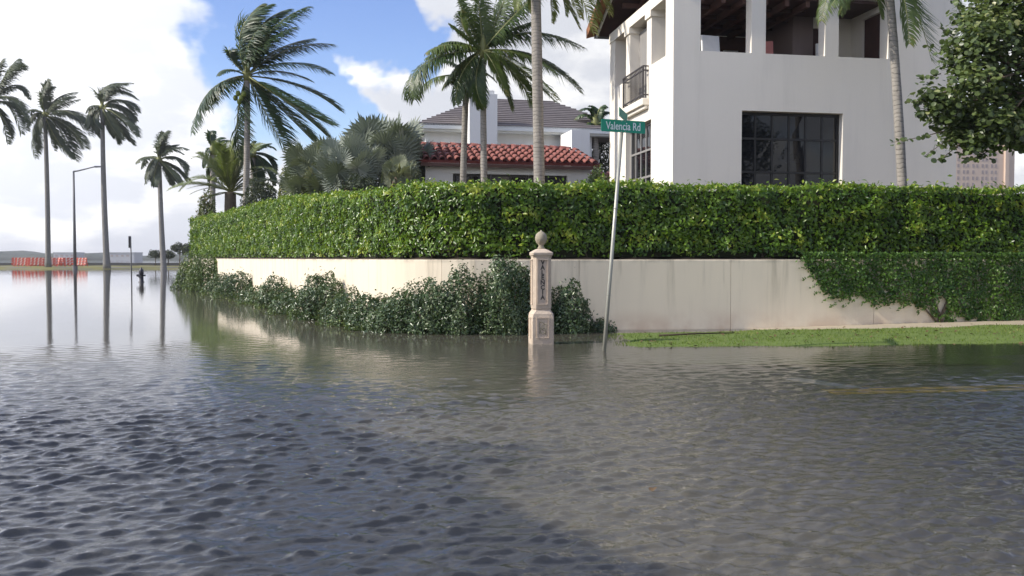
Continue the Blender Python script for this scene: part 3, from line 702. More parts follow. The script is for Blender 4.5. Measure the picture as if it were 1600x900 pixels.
tb = tile_mesh(.12, .42)
uax = H(1, 0, 0) - H(0, 0, 0)
for r_, s0, s1 in ((r2, 6.68, RS + .1), (r1, -.12, RS - .1)):
    nrow = 9 if r_ is r2 else 8; da = (s1 - s0) / nrow
    for c_ in range(9 if r_ is r2 else 5):
        u = -.28 + c_ * .27
        for i in range(nrow):
            a = s0 + da * i; b = a + da; lay_tile(tb, M['tile_brown'], r_, H(u, a, slope_z(min(max(a, -.10), 6.65)) + .13), H(u, b, slope_z(b) + .13), uax)

# windows
def window(T, parent, u0, u1, w, z0, z1, verts, hors, fm, bw, axis='u', panes=True):
    """window in the plane at depth w: frame > panes and bars"""
    Q = (lambda u, d, z: T(u, w + d, z)) if axis == 'u' else (lambda u, d, z: T(w + d, u, z))
    mb = MB(); f = bw * 1.3
    mb.box(u0, u0 + f, 0, .08, z0, z1, Q); mb.box(u1 - f, u1, 0, .08, z0, z1, Q); mb.box(u0 + f, u1 - f, 0, .08, z1 - f, z1, Q); mb.box(u0 + f, u1 - f, 0, .08, z0, z0 + f, Q)
    fr = mb.build('window', fm, parent)
    us = [u0] + list(verts) + [u1]; zs = [z0] + list(hors) + [z1]
    for v in verts: MB().box(v - bw / 2, v + bw / 2, .012, .07, z0 + f, z1 - f, Q).build('mullion', fm, fr)
    for h in hors: MB().box(u0 + f, u1 - f, .002, .06, h - bw / 2, h + bw / 2, Q).build('glazing_bar', fm, fr)
    for a, b in zip(us[:-1], us[1:]):
        for c, d in zip(zs[:-1], zs[1:]):
            tl = random.uniform(-.003, .003); mb = MB()
            mb.hexa([Q(a + .01, .035 + tl, c + .01), Q(b - .01, .035 - tl, c + .01), Q(b - .01, .045 - tl, c + .01), Q(a + .01, .045 + tl, c + .01), Q(a + .01, .035 - tl, d - .01), Q(b - .01, .035 + tl, d - .01), Q(b - .01, .045 + tl, d - .01), Q(a + .01, .045 - tl, d - .01)])
            mb.build('pane', M['glass'], fr)
    return fr
du = wu1 - wu0
window(H, house, wu0, wu1, .20, 2.3, wz, [wu0 + du * k / 6 for k in range(1, 6)], [3.85, wz - .72], M['frame_dark'], .055)
window(H, house, ws0, ws1, .16, 2.3, 5.47, [ws0 + (ws1 - ws0) * k / 5 for k in range(1, 5)], [3.15, 3.90, 4.68], M['frame_grey'], .06, axis='s')
# balcony on the left face
bal = hb(H, house, 'balcony', M['house_white'], (-.20, -.001, 1.98, 3.97, 5.90, 6.10), (-.12, -.001, 2.03, 3.92, 5.80, 5.90), bevel=.02)
rb = MB(); a, b, o_ = 2.02, 3.93, -.16
for z in (6.20, 6.90, 7.02): rb.bar(H(o_, a, z), H(o_, b, z), .035); rb.bar(H(o_, a, z), H(0, a, z), .035); rb.bar(H(o_, b, z), H(0, b, z), .035)
rb.build('handrail', M['iron'], bal)
for s_ in list(np.linspace(a, b, 17)): MB().bar(H(o_, s_, 6.10), H(o_, s_, 7.02), .02 if 0 < (s_ - a) < (b - a) else .04).build('baluster', M['iron'], bal)
for u_ in (-.09,):
    for s_ in (a, b): MB().bar(H(u_, s_, 6.10), H(u_, s_, 7.02), .02).build('baluster', M['iron'], bal)
mb = MB().box(0.30, .36, 2.18, 3.77, 6.3, 8.4, H); mb.build('shutter', M['frame_grey'], house)
lampw = MB().lathe(H(1.0, -.06, 2.9), [(.02, 0), (.05, .03), (.05, .16), (.02, .2)], 8); del lampw

# furniture glimpsed over the loggia sill
def loggia_chair(u, w, m, lab, turn):
    c = H(u, w, 6.3); r = thing('lounge_chair', c, lab, 'chair')
    R = Matrix.Rotation(turn, 3, 'Z'); T = lambda x, y, z: c + R @ Vector((x, y, z))
    MB().box(-.3, .3, -.3, .3, .36, .46, T).build('seat', m, r, bevel=.03)
    MB().hexa([T(-.3, .22, .46), T(.3, .22, .46), T(.3, .3, .46), T(-.3, .3, .46), T(-.28, .34, 1.45), T(.28, .34, 1.45), T(.28, .42, 1.45), T(-.28, .42, 1.45)]).build('backrest', m, r, bevel=.03)
    for x in (-.26, .26):
        for y in (-.26, .26): MB().bar(T(x, y, 0), T(x, y, .36), .05).build('leg', M['wood_mid'], r)
        MB().bar(T(x, -.28, .64), T(x, .3, .66), .06).build('armrest', m, r)
loggia_chair(1.55, .8, M['white_paint'], 'white chair behind the sill of the left upper opening', .3)
loggia_chair(3.15, 1.2, M['cush'], 'pink cushioned chair behind the sill of the middle upper opening', -.2)
loggia_chair(5.15, 1.1, M['white_paint'], 'white chair in front of the dark door of the right upper opening', .1)
tb_ = thing('loggia_table', H(1.75, 1.3, 6.3), 'low grey table beside the white chair in the left upper opening', 'table')
MB().lathe(H(1.75, 1.3, 6.3), [(.42, .80), (.42, .84)], 20).build('table_top', M['frame_grey'], tb_); MB().lathe(H(1.75, 1.3, 6.3), [(.2, 0), (.2, .03), (.04, .06), (.04, .80)], 14).build('pedestal', M['iron'], tb_)

# ------------------------------------------------------------------ low wing with the red barrel tile roof
B = Frame(-3.18, 33.0, 0.24); BU = B.u_at(922); BZ = 1.4
wing = thing('low_wing', B(3, 1, 1.4), 'low white garden building with red barrel tile roof behind the hedge', 'building')
b0, b1 = B.u_at(708), B.u_at(886); bt = B.z_at(800, 273)
hb(B, wing, 'wall', M['house2_white'], (0, b0, 0, .3, BZ, 4.98), (b1, BU, 0, .3, BZ, 4.98), (b0, b1, 0, .3, bt, 4.98), (b0, b1, 0, .3, BZ, 2.4),
   (0, .3, .3, 2.6, BZ, 4.88), (BU - .3, BU, .3, 2.6, BZ, 4.88), (.3, BU - .3, 2.3, 2.6, BZ, 4.88))
hb(B, wing, 'lintel', M['fascia'], (b0 - .12, b1 + .12, -.04, -.002, bt, bt + .10))
bw_ = (b1 - b0) / 3
for k in range(3): window(B, wing, b0 + k * bw_ + .02, b0 + (k + 1) * bw_ - .02, .12, 2.4, bt, [b0 + (k + .5) * bw_], [], M['frame_dark'], .06)
hb(B, wing, 'quoin', M['house2_white'], (-.06, .5, -.03, -.002, BZ, 3.45))
ez, rz, es, rs = 5.06, 5.86, -.38, 1.95
mb = MB(); mb.hexa([B(-.25, es, ez - .1), B(BU + .3, es, ez - .1), B(BU - .25, rs, rz - .1), B(.05, rs, rz - .1), B(-.25, es, ez), B(BU + .3, es, ez), B(BU - .25, rs, rz), B(.05, rs, rz)])
rB = mb.build('roof', M['tile_under'], wing)
mb = MB(); mb.hexa([B(-.25, es, ez - .1), B(.05, rs, rz - .1), B(.05, rs + .05, rz - .1), B(-.25, 3, ez - .1), B(-.25, es + .01, ez), B(.05, rs, rz - .01), B(.05, rs + .05, rz - .01), B(-.25, 3, ez)]); mb.build('hip_end', M['tile_brown'], rB)
hb(B, rB, 'eave_board', M['wood_mid'], (-.22, BU + .27, es + .02, es + .08, ez - .22, ez - .101))
tw = tile_mesh(.115, .46); nt = 23; nr = 5
bu = B(1, 0, 0) - B(0, 0, 0)
for c_ in range(nt):
    u0 = -.15 + (BU + .35) * (c_ + .5) / nt
    for i in range(nr):
        f0, f1 = i / nr, (i + 1) / nr; u = u0 + (0.16 - .0 * u0) * f0 * (1 - 2 * u0 / BU) * .9
        q = lambda f: B(u, es - .03 + (rs - es) * f, ez + .005 + (rz - ez) * f)
        lay_tile(tw, M['tile_red'], rB, q(f0), q(f1 + .04), bu)
for i in range(15):
    f = i / 15; a = B(.05 + (BU - .3) * f, rs, rz + .02); b = B(.05 + (BU - .3) * (f + 1 / 15), rs, rz + .02); lay_tile(tw, M['tile_red'], rB, a, b, Vector((0, 1, 0)))
# small red roof at the right end
sm = thing('porch_roof', B(BU + .6, .3, 1.4), 'small lower porch with weathered red tile roof between the wing and the white house', 'porch')
pu0, pu1 = BU + .32, BU + 1.7
hb(B, sm, 'wall', M['house2_white'], (pu0 + .05, pu1, .2, .45, 1.4, 4.15))
mb = MB(); mb.hexa([B(pu0 - .25, -.35, 4.18), B(pu1, -.35, 4.18), B(pu1, 1.0, 4.75), B(pu0 + .2, 1.0, 4.75), B(pu0 - .25, -.35, 4.26), B(pu1, -.35, 4.26), B(pu1, 1.0, 4.83), B(pu0 + .2, 1.0, 4.83)]); rs_ = mb.build('roof', M['tile_under'], sm)
hb(B, rs_, 'eave_board', M['wood_dark'], (pu0 - .22, pu1, -.32, -.26, 4.02, 4.178))
for c_ in range(7):
    for i in range(3): 
        u = pu0 - .12 + c_ * .25; q = lambda f: B(u + .06 * f, -.38 + 1.35 * f, 4.27 + .57 * f); lay_tile(tw, M['tile_red'], rs_, q(i / 3), q((i + 1) / 3 + .04), bu, .08)

# ------------------------------------------------------------------ upper house with the grey hip roof
Cf = Frame((655 - 800) / FPX * 42, 42.0, 0.22)
up = thing('grey_roofed_house', Cf(4, 3, 1.4), 'white house with grey slate hip roof and broad chimney behind the palms', 'house')
cu0, cu1, cuR = Cf.u_at(667), Cf.u_at(893), Cf.u_at(985)
ez2 = Cf.z_at(700, 199)
hb(Cf, up, 'wall', M['house2_white'], (cu0, Cf.u_at(924), 0, 7, 1.4, ez2 - .25))
hb(Cf, up, 'pilaster', M['fascia'], (cu0 - .05, cu0 + .16, -.08, -.002, 1.4, ez2 - .25))
hb(Cf, up, 'fascia', M['fascia'], (-.1, cuR + .3, -.62, -.5, ez2 - .16, ez2 + .06)); hb(Cf, up, 'fascia', M['fascia'], (-.22, -.10, -.62, 8, ez2 - .16, ez2 + .06))
hb(Cf, up, 'soffit', M['fascia'], (-.1, cuR + .3, -.5, -.002, ez2 - .25, ez2 - .16))
# courses of slate, each its own strip, lapping the one below
rfz = Cf.z_at(800, 160, 5.5); nco = 15
rf = MB().hexa([Cf(0, -.5, ez2 - .02), Cf(cuR, -.5, ez2 - .02), Cf(cuR, 8, ez2 - .02), Cf(0, 8, ez2 - .02), Cf(3.9, 4.9, rfz), Cf(7.6, 4.9, rfz), Cf(7.6, 5.1, rfz), Cf(3.9, 5.1, rfz)]).build('roof', M['slate'], up)
for i in range(nco):
    f0, f1 = i / nco, (i + 1) / nco; L = lambda f: 3.9 * f - .15 * (1 - f); Rr = lambda f: cuR + (7.6 - cuR) * f; w = lambda f: -.62 + 5.5 * f; z = lambda f: ez2 + .05 + (rfz - ez2) * f
    MB().hexa([Cf(L(f0), w(f0), z(f0) - .05), Cf(Rr(f0), w(f0), z(f0) - .05), Cf(Rr(f1), w(f1), z(f1) - .05), Cf(L(f1), w(f1), z(f1) - .05), Cf(L(f0), w(f0), z(f0) + .07), Cf(Rr(f0), w(f0), z(f0) + .07), Cf(Rr(f1), w(f1), z(f1) + .005), Cf(L(f1), w(f1), z(f1) + .005)]).build('slate_course', M['slate'], rf)
ch0, ch1 = Cf.u_at(734, -1.2), Cf.u_at(770, -1.2)
hb(Cf, up, 'chimney', M['house2_white'], (ch0, ch1 + .22, -1.2, -.1, 1.4, Cf.z_at(750, 146, -1.2)), (ch0 - .002 + .1, ch1 + .1, -1.1, -.2, Cf.z_at(750, 146, -1.2), Cf.z_at(750, 140, -1.2)))
tw0, tw1 = Cf.u_at(893, -2.5), Cf.u_at(921, -2.5)
hb(Cf, up, 'corner_tower', M['house2_white'], (tw0, tw1, -2.5, -.6, 1.4, Cf.z_at(905, 203, -2.5)))
# ------------------------------------------------------------------ far pink tower
T4 = Frame(P(1490, 403, 420).x, 420.0, 0.12)
tower = thing('apartment_tower', T4(13, 10, 0), 'distant pink apartment tower under the tree at the right edge', 'tower')
tu = T4.u_at(1571); hb(T4, tower, 'body', M['pink_wall'], (0, tu, 0, 20, -2, 70)); hb(T4, tower, 'side_bay', M['pink_wall'], (tu + .002, tu + 6.5, 4, 20, -2, 66)); hb(T4, tower, 'corner_pier', M['pink_wall'], (tu - 1.8, tu, -1.2, -.002, -2, 71))
wm = MB().box(-.55, .55, -.10, -.02, -.8, .8).build('pane_source', M['tower_window'])
wme = wm.data; bpy.data.objects.remove(wm)
for i in range(9):
    for j in range(13):
        if i == 4 and j % 2: continue
        o = bpy.data.objects.new('window', wme); COL.objects.link(o); o.parent = tower; ORG[o] = ORG[tower]
        o.matrix_local = Matrix.Translation(T4(1.6 + i * 2.35 + .4 * (i % 2), 0, 33 + j * 2.9) - ORG[tower]) @ Matrix.Rotation(math.atan(.12), 4, 'Z')
# ------------------------------------------------------------------ palms
def bez(a, b, c, n):
    return [a * (1 - u) ** 2 + b * 2 * u * (1 - u) + c * u * u for u in np.linspace(0, 1, n)]
def frond(parent, p0, p1, p2, m, nl=46, Lf=0.30, wid=.055, wind=0.25, droop=0.35, rr=.03, sweep=.65, seed=0, rm=None, flat=0.0, twist=0.0):
    """pinnate leaf: midrib p0-p1-p2 and leaflets along both sides; the leaflets are part of the same leaf"""
    r = np.random.default_rng(seed); C = bez(p0, p1, p2, 41); L = sum((C[i + 1] - C[i]).length for i in range(40)); mb = MB()
    base_tone = r.uniform(.15, .75)
    Wd = Vector((wind, 0, -.05 * wind)); up0 = Vector((twist, -0.25, 1)).normalized()
    for sgn in (-1, 1):
        for i in range(nl):
            u = .10 + .89 * (i + r.uniform(0, .8)) / nl; k = min(39, int(u * 40)); p = C[k].lerp(C[k + 1], u * 40 - k)
            T = (C[k + 1] - C[max(0, k - 1)]).normalized(); Sd = T.cross(up0)
            if Sd.length < .15: Sd = T.orthogonal()
            Sd.normalize(); Up = Sd.cross(T).normalized()
            ll = L * Lf * (math.sin(math.pi * (.12 + .84 * u)) ** .75) * r.uniform(.8, 1.1)
            D = (T * sweep + Sd * sgn * (1 - .25 * u) + Up * (.22 - flat) + Wd * r.uniform(.5, 1.4) + Vector((0, 0, -.12))).normalized()
            D2 = (D + Vector((0, 0, -droop * r.uniform(.5, 1.5))) + Wd * r.uniform(.3, 1.2)).normalized()
            D3 = (D2 + Vector((0, 0, -droop * r.uniform(.4, 1.6))) + Wd * .5).normalized()
            w = wid * r.uniform(.7, 1.15); X = (T - D * T.dot(D)).normalized() * w * .5
            m1 = p + D * ll * .35; m2 = m1 + D2 * ll * .35; e = m2 + D3 * ll * .34
            mb.add([p - X * .5, p + X * .5, m1 + X, m1 - X, m2 + X * .75, m2 - X * .75, e], [(0, 1, 2, 3), (3, 2, 4, 5), (5, 4, 6)], min(1, max(0, base_tone + r.normal(0, .13) + (.25 if u > .9 else 0))))
    f = mb.build('frond', m, parent, tone=True)
    MB().tube(C[::4], [rr * (1 - .85 * i / 10) for i in range(11)], 5).build('midrib', rm or M['rachis'], f, True)
    return f
def palm(name, label, base, heart_px, fr, Y, m, cat='palm', group=None, trunk=(.16, .11), bend=0.0, bm=None, fkw=None, mid=None, spread=1.0, boot=True, depth=None, seed=0, double=False):
    """trunk from base to the crown's heart; each frond given by bend and tip as seen in the photo plus a depth of its own"""
    rnd = random.Random(seed); h = P(*heart_px, Y); b = Vector(base); root = thing(name, b, label, cat, group); bm = bm or M['palm_bark']
    mid_ = Vector(mid) if mid is not None else b.lerp(h, .5) + Vector((bend, 0, 0))
    pts = bez(b - Vector((0, 0, .15)), mid_, h, 25)
    rad = [trunk[0] + (trunk[1] - trunk[0]) * i / 24 + .5 * trunk[0] * max(0, 1 - i / 2.2) * .6 + .004 * rnd.uniform(-1, 1) for i in range(25)]
    MB().tube(pts, rad, 12).build('trunk', bm, root, True)
    if boot:
        d = (pts[-1] - pts[-3]).normalized(); MB().tube([pts[-1] - d * .25, pts[-1] + d * .15, pts[-1] + d * .55], [trunk[1] * 1.25, trunk[1] * 1.5, trunk[1] * .5], 10).build('crownshaft', M['rachis'], root, True)
    kw = dict(fkw or {}); hp = 0
    if double: fr = fr + [(( a[0] + rnd.uniform(-7, 7), a[1] + rnd.uniform(-7, 7)), (b_[0] + rnd.uniform(-9, 9), b_[1] + rnd.uniform(-9, 9))) for a, b_ in (q[:2] for q in fr)]
    for i, q in enumerate(fr):
        (cx, cy), (ex, ey) = q[0], q[1]
        reach = math.hypot(ex - heart_px[0], ey - heart_px[1]) / FPX * Y
        dz = q[2] if len(q) > 2 else rnd.uniform(-.8, .8)
        dep = (dz * .55 * reach + (depth or 0))
        k2 = dict(kw); 
        if len(q) > 3: k2.update(q[3])
        off = Vector((0, .10 * dz, rnd.uniform(-.1, .1) * trunk[1]))
        frond(root, h + off, P(cx, cy, Y + dep * .6), P(ex, ey, Y + dep), k2.pop('m', m), seed=seed * 100 + i, **k2)
    return root
def on_ground(px, Y, z): p = P(px, 403, Y); return (p.x, Y, z)

WG = 'tall palms along the waterfront lawn'
far = dict(nl=50, Lf=.33, wid=.13, wind=.55, droop=.55, rr=.10, sweep=.75)
def gz(px, Y): return float(ground_z(np.array(P(px, 403, Y).x), np.array(float(Y))))
palm('royal_palm', 'tall windblown palm at the left edge with its trunk out of the picture', on_ground(-22, 118, gz(-22, 118)), (-12, 160),
     [((20, 90), (37, 108)), ((25, 115), (44, 156)), ((22, 150), (42, 205)), ((5, 180), (18, 216)), ((-20, 120), (5, 92)), ((-40, 150), (-50, 190)), ((10, 135), (40, 180)), ((-30, 180), (-35, 215)), ((15, 100), (30, 98))],
     118, M['frond_far'], group=WG, trunk=(.34, .24), bm=M['palm_bark_far'], double=True, fkw=far, seed=1)
palm('royal_palm', 'tall palm standing beside the street lamp, second from the left edge', on_ground(75, 124, gz(75, 124)), (70, 180),
     [((63, 145), (74, 128), 0), ((66, 140), (84, 135), .3), ((84, 145), (121, 144)), ((82, 160), (118, 150)), ((108, 158), (133, 204)), ((105, 170), (130, 190)), ((108, 188), (127, 233)), ((98, 195), (113, 246)), ((48, 165), (41, 176)), ((50, 172), (44, 196)), ((46, 188), (60, 240)), ((82, 215), (112, 249)), ((70, 190), (86, 236)), ((60, 175), (52, 214))],
     124, M['frond_far'], group=WG, trunk=(.36, .26), bm=M['palm_bark_far'], double=True, fkw=far, seed=2, bend=.2)
palm('royal_palm', 'tallest waterfront palm with a rounded windblown crown, right of the street lamp', on_ground(167, 120, gz(167, 120)), (160, 168),
     [((148, 118), (205, 144), 0), ((153, 122), (200, 132), .3), ((158, 125), (208, 150), -.3), ((192, 142), (216, 176)), ((194, 160), (210, 192)), ((188, 178), (214, 213)), ((178, 195), (201, 221)), ((170, 195), (190, 219)), ((132, 168), (135, 198)), ((124, 178), (156, 217)), ((140, 180), (150, 210)), ((135, 160), (140, 180)), ((180, 150), (214, 190)), ((165, 190), (180, 210))],
     120, M['frond_far'], group=WG, trunk=(.42, .25), bm=M['palm_bark_far'], double=True, fkw=far, seed=3, bend=-.25)
palm('royal_palm', 'shorter waterfront palm with its crown blown to the right, nearest the hedge', on_ground(256, 112, gz(256, 112)), (249, 250),
     [((245, 215), (262, 204), 0), ((260, 222), (294, 234)), ((274, 234), (294, 266)), ((275, 258), (291, 284)), ((268, 270), (281, 289)), ((225, 235), (220, 263)), ((230, 258), (237, 286)), ((240, 270), (246, 293)), ((262, 262), (270, 292)), ((230, 245), (226, 280)), ((256, 225), (280, 226)), ((248, 225), (256, 212))],
     112, M['frond_far'], group=WG, trunk=(.36, .24), bm=M['palm_bark_far'], double=True, fkw=far, seed=4, bend=-.15)

cocofk = dict(nl=80, Lf=.31, wid=.062, wind=.45, droop=.45, rr=.045, sweep=.6)
big = palm('coconut_palm', 'big windblown coconut palm with green coconuts behind the left end of the hedge', on_ground(380, 44, 1.42), (386, 118),
     [((350, 30), (425, 6), 0, dict(droop=.1, wind=.9)), ((362, 35), (410, 6), .5, dict(droop=.1, wind=.9)), ((386, 30), (452, 14), .3, dict(droop=.15, wind=.8)), ((410, 35), (482, 10), -.3), ((448, 60), (522, 70), .2), ((450, 80), (516, 116), -.5),
      ((343, 82), (368, 76), .2, dict(Lf=.34)), ((312, 122), (300, 208), 0), ((330, 130), (318, 170), .8), ((478, 125), (532, 174), .5), ((452, 165), (519, 196), -.6, dict(wind=.8)), ((450, 180), (500, 232), .4), ((420, 190), (457, 252), -.3),
      ((362, 180), (374, 250), .1, dict(wind=.7)), ((462, 165), (512, 214), .9), ((400, 60), (462, 42), -.8), ((420, 70), (490, 60), .8, dict(wind=.7)), ((430, 100), (488, 128), .9), ((380, 50), (430, 28), -.9, dict(wind=.9)), ((350, 100), (340, 118), -.9), ((410, 150), (440, 214), .9), ((372, 60), (400, 30), .9, dict(wind=.9))],
     44, M['frond_dark'], trunk=(.17, .13), bend=.15, fkw=cocofk, seed=5)
for i, (px, py, d) in enumerate(((372, 146, -.2), (377, 153, -.28), (368, 153, .1), (374, 159, -.1), (381, 147, -.3), (383, 156, .2))):
    c = P(px, py, 43.9 + d); MB().lathe(c, [(.01, -.15), (.09, -.11), (.125, 0), (.10, .10), (.02, .14)], 10).build('coconut', M['coconut'], big, True)

gk = dict(nl=46, Lf=.32, wid=.14, wind=.5, droop=.5, rr=.05, sweep=.7)
palm('palm_tree', 'dark palm crown rising behind the yellowish date palm on its left side', on_ground(331, 58, 1.42), (333, 236),
     [((322, 205), (336, 205)), ((340, 212), (362, 222)), ((350, 225), (366, 242)), ((318, 232), (318, 262)), ((322, 225), (320, 240)), ((345, 245), (352, 280)), ((325, 250), (326, 284)), ((335, 210), (352, 216)), ((318, 250), (330, 300))],
     58, M['frond_dark'], trunk=(.20, .16), fkw=gk, seed=6, bm=M['palm_bark'])
palm('palm_tree', 'dark windblown palm crown just right of the big coconut palm trunk', on_ground(398, 54, 1.42), (395, 240),
     [((388, 218), (400, 221)), ((410, 218), (430, 234)), ((418, 232), (430, 272)), ((412, 250), (428, 290)), ((384, 232), (384, 262)), ((402, 225), (424, 224)), ((398, 260), (405, 300)), ((408, 236), (432, 250))],
     54, M['frond_dark'], trunk=(.20, .16), fkw=gk, seed=7)
dk = dict(nl=64, Lf=.22, wid=.036, wind=.10, droop=.12, rr=.03, sweep=1.0)
palm('date_palm', 'yellowish green date palm with long arching fronds at the far end of the hedge', on_ground(360, 50, 1.42), (360, 300),
     [((300, 276), (261, 298), -.2), ((310, 258), (277, 292), .3), ((322, 238), (307, 240), 0), ((336, 222), (343, 226), .4), ((358, 222), (371, 220), -.2), ((384, 230), (405, 232), .2), ((402, 246), (430, 270), -.3), ((410, 272), (432, 302), .4), ((395, 290), (424, 312), -.3), ((330, 285), (296, 304), .6), ((350, 235), (352, 238), -.5), ((375, 235), (388, 238), .5),
      ((338, 255), (322, 262), -.7), ((388, 255), (408, 262), -.7), ((345, 265), (330, 282), -1), ((376, 262), (392, 285), -1), ((366, 240), (380, 250), -.9), ((398, 268), (440, 290), .7), ((330, 300), (318, 318), -.6), ((390, 305), (402, 322), -.5), ((340, 240), (330, 250), .8), ((372, 226), (390, 226), .9)],
     50, M['frond_yellow'], trunk=(.40, .30), double=True, fkw=dk, seed=8, bm=M['tree_bark'], boot=False)

ck = dict(nl=62, Lf=.31, wid=.043, wind=.30, droop=.8, rr=.035, sweep=.55)
palm('coconut_palm', 'slim leaning palm, leftmost of three in front of the red tile roof', on_ground(721, 31.5, 1.42), (729, 118),
     [((690, 104), (716, 145), -.2), ((660, 112), (655, 150), .3), ((715, 122), (716, 162), .1), ((738, 130), (745, 172), .4), ((700, 90), (690, 96), .5), ((735, 85), (748, 80), .6), ((752, 100), (776, 130), .7), ((708, 80), (716, 72), -.4)],
     31.5, M['frond'], trunk=(.13, .10), fkw=ck, seed=9, bend=-.04)
palm('coconut_palm', 'coconut palm with its full crown above the red tile roof, middle of three', on_ground(759, 30.5, 1.42), (755, 80),
     [((750, 30), (746, -25), 0), ((734, 30), (716, -6), .5), ((775, 30), (800, -30), .2), ((798, 25), (845, -14), -.3), ((818, 26), (914, 76), 0), ((835, 66), (908, 140), .2), ((690, 50), (686, 82), .3), ((640, 76), (647, 158), -.2), ((712, 42), (722, 16), .6),
      ((712, 105), (712, 164), -.3), ((732, 130), (756, 168), -.5), ((810, 105), (838, 178), -.4, dict(m=M['frond_yellow'])), ((800, 92), (868, 160), .5), ((780, 105), (800, 172), .6), ((715, 90), (690, 140), .7), ((725, 55), (700, 36), -.6), ((780, 50), (838, 34), .7), ((770, 90), (792, 150), -.9), ((806, 70), (872, 118), -.7), ((700, 66), (664, 92), .8)],
     30.5, M['frond'], trunk=(.13, .095), double=True, fkw=ck, seed=10, bend=-.05)
palm('coconut_palm', 'thickest palm trunk in front of the red tile roof, running out of the picture top', on_ground(845, 28.5, 1.42), (836, -70),
     [((905, -80), (938, 34), 0), ((880, -40), (908, 30), -.5), ((865, -30), (862, 36), .5), ((790, -90), (760, -10), 0), ((800, -60), (798, -4), .6), ((840, -150), (870, -170), .3), ((780, -130), (740, -120), -.3), ((900, -130), (950, -90), .4), ((830, -20), (832, 20), .9), ((815, -130), (800, -180), .4), ((895, -60), (945, 12), .6), ((872, -25), (906, 46), .3), ((900, -65), (928, 54), -.6), ((925, -65), (952, 24), -.2), ((880, -34), (884, 26), .7), ((812, -40), (806, 16), -.5)],
     28.5, M['frond_yellow'], trunk=(.19, .155), fkw=dict(ck, Lf=.25), seed=11, bend=.0)
palm('coconut_palm', 'curved palm in front of the white house wall, fronds hanging from the picture top', on_ground(1416, 22.6, 1.42), (1384, -60),
     [((1300, -70), (1282, 36), 0, dict(droop=.8, wid=.03)), ((1330, -50), (1312, 24), .4, dict(droop=.9, wid=.03)), ((1320, -40), (1300, 10), -.4, dict(droop=.9, wid=.03)), ((1424, -30), (1456, 96), 0, dict(Lf=.40, droop=.10, nl=34, flat=.2, wid=.034)), ((1420, -20), (1420, 70), -.5, dict(Lf=.3)), ((1460, -70), (1500, 20), .4), ((1350, -130), (1310, -140), .3), ((1430, -130), (1480, -130), -.3), ((1385, -140), (1390, -190), .2), ((1355, -50), (1378, 30), .8)],
     22.6, M['frond'], trunk=(.125, .095), fkw=ck, seed=12, mid=P(1400, 60, 22.6))
palm('palm_tree', 'dark palm fronds arching behind the left edge of the white house', on_ground(936, 44, 1.42), (930, 196),
     [((915, 168), (898, 186)), ((925, 162), (905, 172)), ((940, 165), (955, 180)), ((935, 158), (948, 168)), ((918, 185), (906, 205)), ((945, 185), (955, 210)), ((930, 165), (920, 166))],
     44, M['frond_dark'], trunk=(.16, .13), fkw=gk, seed=13)

# fan palms: each leaf is a pleated fan on its own stalk
def fan_leaf(parent, c, d, R, m, seed, crown):
    r = np.random.default_rng(seed); d = d.normalized(); n = 24; mb = MB()
    bd = (d * .40 + Vector((r.uniform(-.4, .4), r.uniform(-.4, .4), .75))).normalized()
    Up = (d - bd * d.dot(bd)).normalized(); Sd = bd.cross(Up).normalized(); tn = r.uniform(.1, .9)
    for i in range(n):
        a = math.radians(-135 + 270 * i / (n - 1)); e = (bd * math.cos(a) + Sd * math.sin(a) + Up * (.16 + .16 * abs(a) / 2.3)).normalized()
        x = (Sd * math.cos(a) - bd * math.sin(a)); L = R * r.uniform(.88, 1.06) * (1 - .15 * abs(a) / 2.3)
        w = R * .66 * math.tan(math.radians(135 / (n - 1))); mid_ = c + e * L * .66; tip = c + e * L + Vector((r.uniform(-.03, .03), 0, -.05 * L * r.uniform(0, 2)))
        mb.add([c, mid_ - x * w + Up * (w * .45), mid_, mid_ + x * w + Up * (w * .45), tip], [(0, 1, 2), (0, 2, 3), (1, 4, 2), (2, 4, 3)], min(1, max(0, tn + r.normal(0, .12))))
    f = mb.build('fan_leaf', m, parent, tone=True)
    MB().tube([crown, crown.lerp(c, .6) + Vector((0, 0, .06)), c], [.03, .024, .018], 5).build('leaf_stalk', M['rachis'], f, True)
def fan_palm(label, px, py, Y, rpx, n, m, seed, base_px=None, sq=1.0, R=.42):
    r = np.random.default_rng(seed); c = P(px, py, Y); root = thing('fan_palm', on_ground(base_px or px, Y, 1.42), label, 'palm')
    cr = c + Vector((0, 0, -.25 * rpx / FPX * Y)); b = ORG[root]
    MB().tube([b - Vector((0, 0, .1)), b.lerp(cr, .5), cr], [.26, .22, .2], 10).build('trunk', M['tree_bark'], root, True)
    Rm = rpx / FPX * Y
    for i in range(n):
        th = i * 2.39996 + r.uniform(-.3, .3); z = 1 - (i + .5) / n * 1.55; q = math.sqrt(max(0.02, 1 - z * z))
        d = Vector((math.cos(th) * q, math.sin(th) * q, z * sq)); rad = Rm * r.uniform(.42, .74)
        fan_leaf(root, cr + d * rad, d + Vector((.12, 0, 0)), Rm * R * r.uniform(.85, 1.15), m, seed * 100 + i, cr)
    return root
fan_palm('big silvery fan palm with pleated round leaves left of the red tile roof', 600, 238, 33, 84, 62, M['fan'], 31, R=.46)
fan_palm('second silver fan palm in front of the big one, lower and darker', 548, 258, 31, 64, 44, M['fan'], 32, R=.46)
fan_palm('dull green fan palm at the left of the silver fan palms', 500, 262, 34, 66, 50, M['fan_dull'], 33)
fan_palm('low grey green fan palm half hidden by the hedge below the silver ones', 622, 268, 30, 36, 24, M['fan_dull'], 34)

